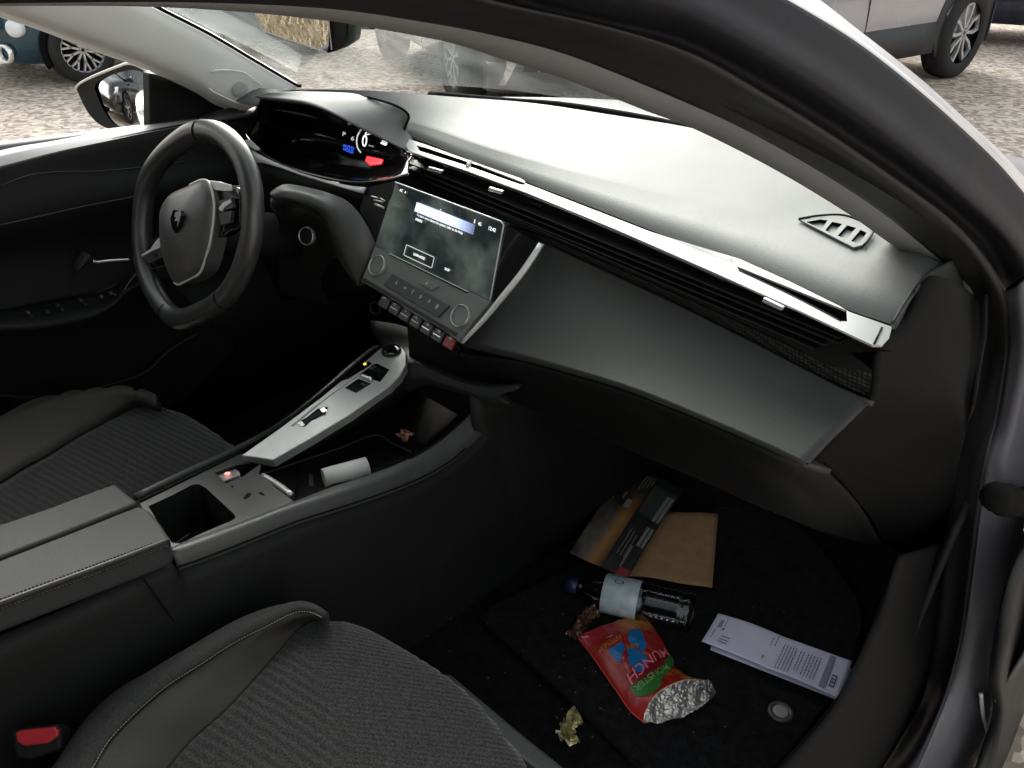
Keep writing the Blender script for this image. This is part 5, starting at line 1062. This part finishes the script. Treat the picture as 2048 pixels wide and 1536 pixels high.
# ---------------- other cars ----------------
M_glassc=mat('dark_car_glass',(.02,.025,.03),.08,spec=.8); M_tyre=mat('tyre',(.022,.022,.023),.8,spec=.3,bump=60,bstr=.4,bdist=.005); M_rim=mat('alloy_rim',(.6,.61,.62),.3,metal=.7); M_clad=mat('grey_cladding',(.03,.03,.032),.6,spec=.4,bump=200)
M_lamp=mat('headlamp',(.75,.78,.8),.1,spec=.8,coat=.5); M_tail=mat('tail_lamp',(.3,.02,.02),.2)
def LM(root): return root.matrix_world
def wheel(root,x,y,r,w,spokes,style,side):
    """y on the side; side=+1 left"""
    W=root.matrix_world; T=lambda a,b_,c: W@V((a,b_,c))
    seg=40; pr=[(-.5,.66),(-.5,.9),(-.42,.97),(-.2,1.0),(.2,1.0),(.42,.97),(.5,.9),(.52,.70),(.44,.66)]
    vs=[];fs=[]
    for a,b_ in pr:
        for k in range(seg): an=2*math.pi*k/seg; vs.append(T(x+math.cos(an)*r*b_,y+side*a*w,r+math.sin(an)*r*b_))
    for i in range(len(pr)-1):
        for k in range(seg): fs.append((i*seg+k,i*seg+(k+1)%seg,(i+1)*seg+(k+1)%seg,(i+1)*seg+k))
    wh=mk('wheel',vs,fs,M_tyre,root); parts=[]
    R=r*.68
    def bar(a0,r0,a1,r1,wd,yy=.40,wd1=None):
        wd1=wd1 or wd
        p=V((math.cos(a0)*r0,0,math.sin(a0)*r0)); q=V((math.cos(a1)*r1,0,math.sin(a1)*r1)); d=(q-p).normalized(); s=V((d.z,0,-d.x))
        v_=[];
        for (pt,ww) in ((p,wd),(q,wd1)):
            for sg in(-1,1):
                for dy in (0,-.025): v_.append(T(x+pt.x+s.x*sg*ww,y+side*(yy*w+dy),r+pt.z+s.z*sg*ww))
        return v_,[(0,1,3,2),(4,6,7,5),(0,4,5,1),(2,3,7,6),(0,2,6,4),(1,5,7,3)]
    for k in range(spokes):
        a=2*math.pi*k/spokes+.3
        if style=='fine':
            da=.55*math.pi/spokes; parts.append(bar(a,R*.15,a,R*.55,R*.045)); parts.append(bar(a,R*.5,a+da,R*.97,R*.04)); parts.append(bar(a,R*.5,a-da,R*.97,R*.04))
        elif style=='loop':
            da=.50*math.pi/spokes; parts.append(bar(a-.1,R*.12,a-da*1.1,R*.62,R*.05)); parts.append(bar(a+.1,R*.12,a+da*1.1,R*.62,R*.05)); parts.append(bar(a-da*1.1,R*.6,a-da*.75,R*.98,R*.055)); parts.append(bar(a+da*1.1,R*.6,a+da*.75,R*.98,R*.055)); parts.append(bar(a-da*.75,R*.95,a+da*.75,R*.95,R*.04))
        else: parts.append(bar(a,R*.1,a,R*.97,R*.10,wd1=R*.07))
    if style!='loop':
        for k in range(36): parts.append(bar(2*math.pi*k/36,R*.96,2*math.pi*(k+1)/36,R*.96,R*.035))
    for k in range(12): parts.append(bar(2*math.pi*k/12,R*.13,2*math.pi*(k+1)/12,R*.13,R*.05))
    mk('rim',*join(*parts),M_rim,wh,smooth=False)
    n=30; vs=[T(x+math.cos(2*math.pi*k/n)*R,y+side*.2*w,r+math.sin(2*math.pi*k/n)*R) for k in range(n)]+[T(x,y+side*.2*w,r)]
    mk('brake_disc',vs,[(k,(k+1)%n,n) for k in range(n)],M_void,wh,smooth=False)
    return wh
def build_car(name,loc,head,label,paint,Lc=4.3,Wc=1.8,Hc=1.5,r=.32,wb=2.6,spokes=5,style='five',clad=False,front_ov=.85,retro=False,group=None,grille=False):
    root=empty(name,(loc[0],loc[1],0),label,'car',group,math.atan2(head[1],head[0])); W=root.matrix_world
    T=lambda a,b_,c: W@V((a,b_,c))
    xf=wb/2+front_ov; xr_=xf-Lc; hw=Wc/2; belt=Hc*.62; hood=Hc*.60
    st=[(xr_,.80,.42,belt*.86),(xr_+.06,.93,.30,belt*.95),(xr_+.5,1,.24,belt+.02),(-wb/2,1,.22,belt+.02),(0,1,.2,belt),(wb/2-.5,1,.22,belt-.03),(wb/2,.99,.22,hood-.03),(xf-.35,.95,.22,hood-.12),(xf-.12,.86,.24,hood-.2),(xf,.70,.32,hood-.34)]
    if retro: st[-3:]=[(xf-.3,.93,.24,hood-.07),(xf-.1,.84,.26,hood-.16),(xf,.66,.34,hood-.30)]
    rows=[]
    if retro: st=[(a,b_,max(c_-.08,.14),d_) for a,b_,c_,d_ in st]
    for x,wf_,zb,zt in st:
        w_=hw*wf_; sec=[(0,zb),(w_*.85,zb),(w_*.97,zb+.06),(w_,zb+.22),(w_*1.0,zb+(zt-zb)*.55),(w_*.97,zt-.12),(w_*.93,zt-.03),(w_*.8,zt+.015),(w_*.45,zt+.04),(0,zt+.05)]
        full=[(-a,b_) for a,b_ in sec]+[(a,b_) for a,b_ in reversed(sec[1:-1])]
        rows.append([T(x,a,b_) for a,b_ in full]+[T(x,*full[0])])
    rows=[[T(xr_,0,.6)]*len(rows[0])]+rows+[[T(xf+.01,0,hood-.4)]*len(rows[0])] if False else rows
    n=44; R=[rs(l,n,True) for l in rows]; cols_=[rs([R[i][j] for i in range(len(R))],50,True) for j in range(n)]
    vs=[cols_[j][i] for i in range(50) for j in range(n)]; fs=[(i*n+j,i*n+j+1,(i+1)*n+j+1,(i+1)*n+j) for i in range(49) for j in range(n-1)]
    fs+= [tuple(range(n-1)),tuple(49*n+j for j in range(n-1))]
    body=mk('body',vs,fs,paint,root)
    # greenhouse
    gh=[(xr_+.12,.80,belt,0),(xr_+.45,.86,belt,.75),(xr_+1.0,.9,belt,1),(0,.92,belt,1.0),(wb/2-.75,.9,belt,.93),(wb/2-.15,.88,belt,.0)]
    rows=[]
    for x,wf_,zb,k in gh:
        w_=hw*wf_; zt=zb+(Hc-zb)*k+.02; ti=.80 if k>0 else 1
        rows.append([T(x,-w_,zb-.02),T(x,-w_*(1-.1*k),zb+(zt-zb)*.6),T(x,-w_*(1-.22*k),zt-.03),T(x,0,zt),T(x,w_*(1-.22*k),zt-.03),T(x,w_*(1-.1*k),zb+(zt-zb)*.6),T(x,w_,zb-.02)])
    loft('windows',rows,M_glassc,root,n=26,across=30)
    rows=[]
    for x,wf_,zb,k in gh[1:5]:
        w_=hw*wf_; zt=zb+(Hc-zb)*k+.035; rows.append([T(x,-w_*(1-.17*k),zt-.07),T(x,-w_*(1-.24*k),zt-.01),T(x,0,zt+.012),T(x,w_*(1-.24*k),zt-.01),T(x,w_*(1-.17*k),zt-.07)])
    loft('roof',rows,paint,root,n=20,across=20)
    for x in (wb/2,-wb/2):
        for sd_ in (1,-1):
            wheel(root,x,sd_*(hw-.06),r,.21,spokes,style,sd_)
            a=[T(x+math.cos(q)*(r+.05),sd_*(hw+.005),r+math.sin(q)*(r+.05)) for q in [math.pi*k/16 for k in range(-2,19)]]; b_=[T(x+math.cos(q)*(r-.005),sd_*(hw+.002),r+math.sin(q)*(r-.005)) for q in [math.pi*k/16 for k in range(-2,19)]]
            c_=[T(x+math.cos(q)*(r+.05),sd_*(hw-.25),r+math.sin(q)*(r+.05)) for q in [math.pi*k/16 for k in range(-2,19)]]
            loft('wheel_arch',[b_,a] if not clad else [b_,a,[T(x+math.cos(q)*(r+.13),sd_*(hw+.006),r+math.sin(q)*(r+.13)) for q in [math.pi*k/16 for k in range(0,17)]]],M_clad if clad else M_void,root,n=30,solid=.012)
    if clad:
        for sd_ in (1,-1):
            loft('side_cladding',[[T(-wb/2+r+.1,sd_*(hw+.012),.24),T(wb/2-r-.1,sd_*(hw+.012),.24)],[T(-wb/2+r+.1,sd_*(hw+.014),.34),T(wb/2-r-.1,sd_*(hw+.014),.34)],[T(-wb/2+r+.1,sd_*(hw+.004),.47),T(wb/2-r-.1,sd_*(hw+.004),.47)]],M_clad,root,n=8,solid=.01)
        loft('bumper_cladding',[[T(-wb/2-r-.08,hw+.012,z) ,T(xr_+.02,hw*.93+.01,z),T(xr_-.035,hw*.7,z),T(xr_-.05,0,z),T(xr_-.035,-hw*.7,z),T(xr_+.02,-hw*.93-.01,z),T(-wb/2-r-.08,-hw-.012,z)] for z in (.26,.40,.46,.60)],M_clad,root,n=50,across=12,solid=.01)
        for z in (.40,.52): tube('cladding_rib',[T(xr_+.02,hw*.93+.015,z),T(xr_-.045,hw*.7,z),T(xr_-.06,0,z),T(xr_-.045,-hw*.7,z),T(xr_+.02,-hw*.93-.015,z),T(-wb/2-r-.1,-hw-.016,z)],.014,M_rim if False else M_clad,root)
    for sd_ in (1,-1):
        if retro:
            c=T(xf-.20,sd_*hw*.86,.60); disc('headlamp',c,(T(1,sd_*1.0,.3)-T(0,0,0)),.10,.06,M_lamp,root,dome=.03)
            c=T(xf-.16,sd_*hw*.88,.44); disc('headlamp',c,(T(1,sd_*1.0,.05)-T(0,0,0)),.065,.05,M_lamp,root,dome=.02)
            c=T(xf-.06,sd_*hw*.80,.26); ring('fog_lamp',c,(T(1,sd_*.4,0)-T(0,0,0)),.05,.07,.03,M_chrome,root)
            tube('chrome_strip',[T(xf-.05,sd_*hw*.25,.42),T(xf-.03,sd_*hw*.5,.42),T(xf-.13,sd_*hw*.86,.42)],.012,M_chrome,root)
        else:
            loft('headlamp',[[T(xf-.02,sd_*hw*.45,hood-.28),T(xf-.12,sd_*hw*.78,hood-.24),T(xf-.45,sd_*hw*.97,hood-.17)],[T(xf+.01,sd_*hw*.5,hood-.38),T(xf-.08,sd_*hw*.80,hood-.36),T(xf-.35,sd_*hw*.975,hood-.30)]],M_lamp,root,n=12,solid=.02)
            loft('tail_lamp',[[T(xr_-.01,sd_*hw*.6,belt-.1),T(xr_+.05,sd_*hw*.95,belt-.1)],[T(xr_-.01,sd_*hw*.6,belt-.25),T(xr_+.03,sd_*hw*.96,belt-.25)]],M_tail,root,n=6,solid=.03)
    if grille:
        loft('grille',[[T(xf+.02,-hw*.72,.58),T(xf+.09,0,.60),T(xf+.02,hw*.72,.58)],[T(xf+.02,-hw*.78,.34),T(xf+.09,0,.30),T(xf+.02,hw*.78,.34)]],M_void,root,n=12,solid=.02)
        ps=[tube_data([T(xf+.06+.05*(1-abs(k)/6),hw*.13*k,.57),T(xf+.06+.05*(1-abs(k)/6),hw*.13*k*1.05,.34)],.007,6) for k in range(-5,6)]
        mk('grille_bars',*join(*ps),M_chrome,root); tube('grille_frame',[T(xf+.035,-hw*.74,.60),T(xf+.10,0,.62),T(xf+.035,hw*.74,.60)],.012,M_chrome,root)
        loft('bumper',[[T(xf-.25,-hw*.98,z),T(xf-.05,-hw*.85,z),T(xf+.07,0,z),T(xf-.05,hw*.85,z),T(xf-.25,hw*.98,z)] for z in (.2,.28,.38)],paint,root,n=24,across=8,solid=.02)
    for sd_ in (1,-1):
        mk('door_mirror',*tube_data(rs([T(wb/2-.55,sd_*hw*.93,belt+.02),T(wb/2-.55,sd_*(hw+.12),belt+.08)],6),[.03,.04,.06,.08,.08,.05],10),paint,root)
        tube('door_gap',[T(.2,sd_*(hw+.002),belt-.03),T(.18,sd_*(hw+.004),.5),T(.2,sd_*(hw+.0),.25)],.004,M_void,root)
    adopt(root); return root
def paint(nm,col,metal=.5,rough=.25): return mat(nm,col,rough,metal=metal,coat=.7,bump=2000,bstr=.02,var=(3,.05))
U=lambda u,v:Z(0)(u,v)
P=U(172,164); h=V((-.0,-.998,0)).normalized(); lft=V((-h.y,h.x,0)); c=P-h*1.08-lft*.70
build_car('compact_car',c,h,'small dark blue retro car with round headlamps beyond the driver side mirror',paint('dark_blue_paint',(.012,.05,.075)),Lc=3.4,Wc=1.56,Hc=1.42,r=.255,wb=2.16,spokes=10,style='fine',front_ov=.56,retro=True)
P=U(1868,151); h=V((-.12,-.993,0)).normalized(); lft=V((-h.y,h.x,0)); c=P+h*1.3-lft*.78
build_car('sport_utility_car',c,h,'silver grey crossover with dark lower cladding seen past the passenger pillar',paint('silver_grey_paint',(.33,.32,.35),.2),Lc=4.02,Wc=1.84,Hc=1.62,r=.35,wb=2.6,spokes=5,style='loop',clad=True,front_ov=.85)
P=U(2040,98); build_car('parked_car',P+V((-.25,1,0))*.9,V((1,.25,0)).normalized(),'dark navy car half hidden behind the silver grey crossover',paint('navy_paint',(.015,.018,.04)),style='five')
# seen through the windscreen
Cn=Z(.30)(1000,160); Rw=U(785,116); h=V((Cn.x-Rw.x,Cn.y-Rw.y,0)); dl_=h.length; h.normalize(); rr_=V((h.y,-h.x,0)); fc=Cn-rr_*.86
build_car('parked_car',fc-h*(dl_*.5+.42),h,'charcoal car with a ribbed black grille, just ahead of the bonnet',paint('charcoal_paint',(.022,.023,.026),.1,.45),Lc=dl_+.8,wb=dl_-.8,style='fine',spokes=8,grille=True,front_ov=.8)
build_car('parked_car',(-8.3,7.2),V((-.6,-.8,0)).normalized(),'dark car with pale alloys behind the rear-view mirror',paint('slate_paint',(.05,.055,.06)),style='fine',spokes=9)
# neighbours reflected in the mirrors
build_car('parked_car',(-2.6,-4.9),V((.05,1,0)).normalized(),'white car parked behind, seen in the driver side door mirror',paint('white_paint',(.8,.8,.8),0,.3))
build_car('parked_car',(-5.4,-4.9),V((.05,1,0)).normalized(),'black car next to the white one in the door mirror',paint('black_paint',(.015,.015,.017),.2))
# trees behind, seen in the mirrors
lfm=mat('leaf_green',(.07,.10,.03),.8,spec=.2,var=(1.5,.5)); brk=mat('bark',(.12,.09,.07),.9,bump=30,bstr=.5)
def tree(x,y,hh,label,seed):
    rnd=random.Random(seed); r_=empty('tree',(x,y,0),label,'tree','trees behind the car park')
    mk('trunk',*join(*( [tube_data(rs([V((x,y,0)),V((x+.1,y,hh*.4)),V((x,y+.1,hh*.7))],10),[.22-.015*i for i in range(10)],8)]+[tube_data(rs([V((x,y,hh*(.3+.1*k))),V((x+math.cos(k*2.1)*hh*.25,y+math.sin(k*2.1)*hh*.25,hh*(.55+.08*k)))],6),[.08-.01*i for i in range(6)],6) for k in range(5)])),brk,r_)
    vs=[];fs=[]
    cl=[(rnd.gauss(0,hh*.17),rnd.gauss(0,hh*.17),hh*.65+rnd.gauss(0,hh*.14),rnd.uniform(.4,.9)) for _ in range(26)]
    for cx,cy,cz,cr_ in cl:
        for _ in range(170):
            d=V((rnd.gauss(0,1),rnd.gauss(0,1),rnd.gauss(0,1))).normalized()*cr_*rnd.uniform(.5,1.1); p=V((x+cx,y+cy,cz))+d; a=V((rnd.gauss(0,1),rnd.gauss(0,1),rnd.gauss(0,1))).normalized()*.10; b_=a.cross(V((rnd.gauss(0,1),rnd.gauss(0,1),rnd.gauss(0,1)))).normalized()*.06
            o_=len(vs); vs+=[p-a,p+b_,p+a,p-b_]; fs.append((o_,o_+1,o_+2,o_+3))
    mk('crown',vs,fs,lfm,r_,smooth=False); adopt(r_)
tree(-13,-15,8,'green tree behind the cars, leftmost in the door mirror',1); tree(-9,-18,9,'tall green tree in the middle of the door mirror',2); tree(-19,-11,7,'low bushy tree at the outer edge of the door mirror',4)
# dry verge, seen in the rear-view mirror
vs=[];fs=[]; rnd=random.Random(5)
for i in range(26000):
    x_,y_=rnd.uniform(-9.5,-3.6),rnd.uniform(-2.7,-.1); hgt=rnd.uniform(.04,.16); a=rnd.uniform(0,6.28); dx,dy=math.cos(a)*.012,math.sin(a)*.012; lx,ly=rnd.gauss(0,.06),rnd.gauss(0,.06)
    if x_+y_*0<-12: continue
    o_=len(vs); vs+=[V((x_-dx,y_-dy,0)),V((x_+dx,y_+dy,0)),V((x_+lx,y_+ly,hgt))]; fs.append((o_,o_+1,o_+2))
vg=mk('dry_grass',vs,fs,mat('straw_grass',(.46,.40,.29),.85,spec=.2,var=(2,.25)),None,smooth=False); tag(vg,'patch of dry straw coloured grass reflected in the rear-view mirror','grass',kind='stuff')
# printing, stitching and panel lines belong to the surface they are on: put them into that part's own mesh
def fold_in(child,par):
    if any(m.type in('SOLIDIFY','BEVEL') for m in par.modifiers):
        dg=bpy.context.evaluated_depsgraph_get(); par.data=bpy.data.meshes.new_from_object(par.evaluated_get(dg)); par.modifiers.clear()
    bm=bmesh.new(); bm.from_mesh(par.data); nv=len(bm.verts); off=len(par.data.materials)
    for m in child.data.materials: par.data.materials.append(m)
    vv=[bm.verts.new(v.co) for v in child.data.vertices]
    for p in child.data.polygons:
        try: f=bm.faces.new([vv[i] for i in p.vertices])
        except ValueError: continue
        f.material_index=off+p.material_index; f.smooth=p.use_smooth
    bm.to_mesh(par.data); bm.free(); bpy.data.objects.remove(child)
SURF=('print','lettering','text','symbol','stitching','seam','leaflet','letter_header','small_print','shape','drop','band','leather_seam','deck_mark','scratch','crease')
KEEP=('title_bar','vent','red_seam')
for ch in [o_ for o_ in bpy.data.objects if o_.type=='MESH' and o_.parent is not None]:
    nm=ch.name.split('.')[0]
    if not any(nm.endswith(k) or nm.startswith(k) for k in ('print','bag_lettering','bag_small_print','screen_text','blue_text','gear_text','unit_text','speed_digit','panel_symbol','toggle_symbol','vent_symbol','stitching','seam','letter_print','letter_header_band','leaflet_print_blocks','leaflet_text_lines','blue_shape','blue_drop','pink_band','green_band','leather_seam','deck_mark','trim_scratch','label_print','panel_crease','door_pull_crease','slot_divider','strip_end_gap')): continue
    par=ch.parent
    if par.type!='MESH': par=bf if par is bagr else (lb if par is bt else None)
    if par is None or ch.children: continue
    fold_in(ch,par)
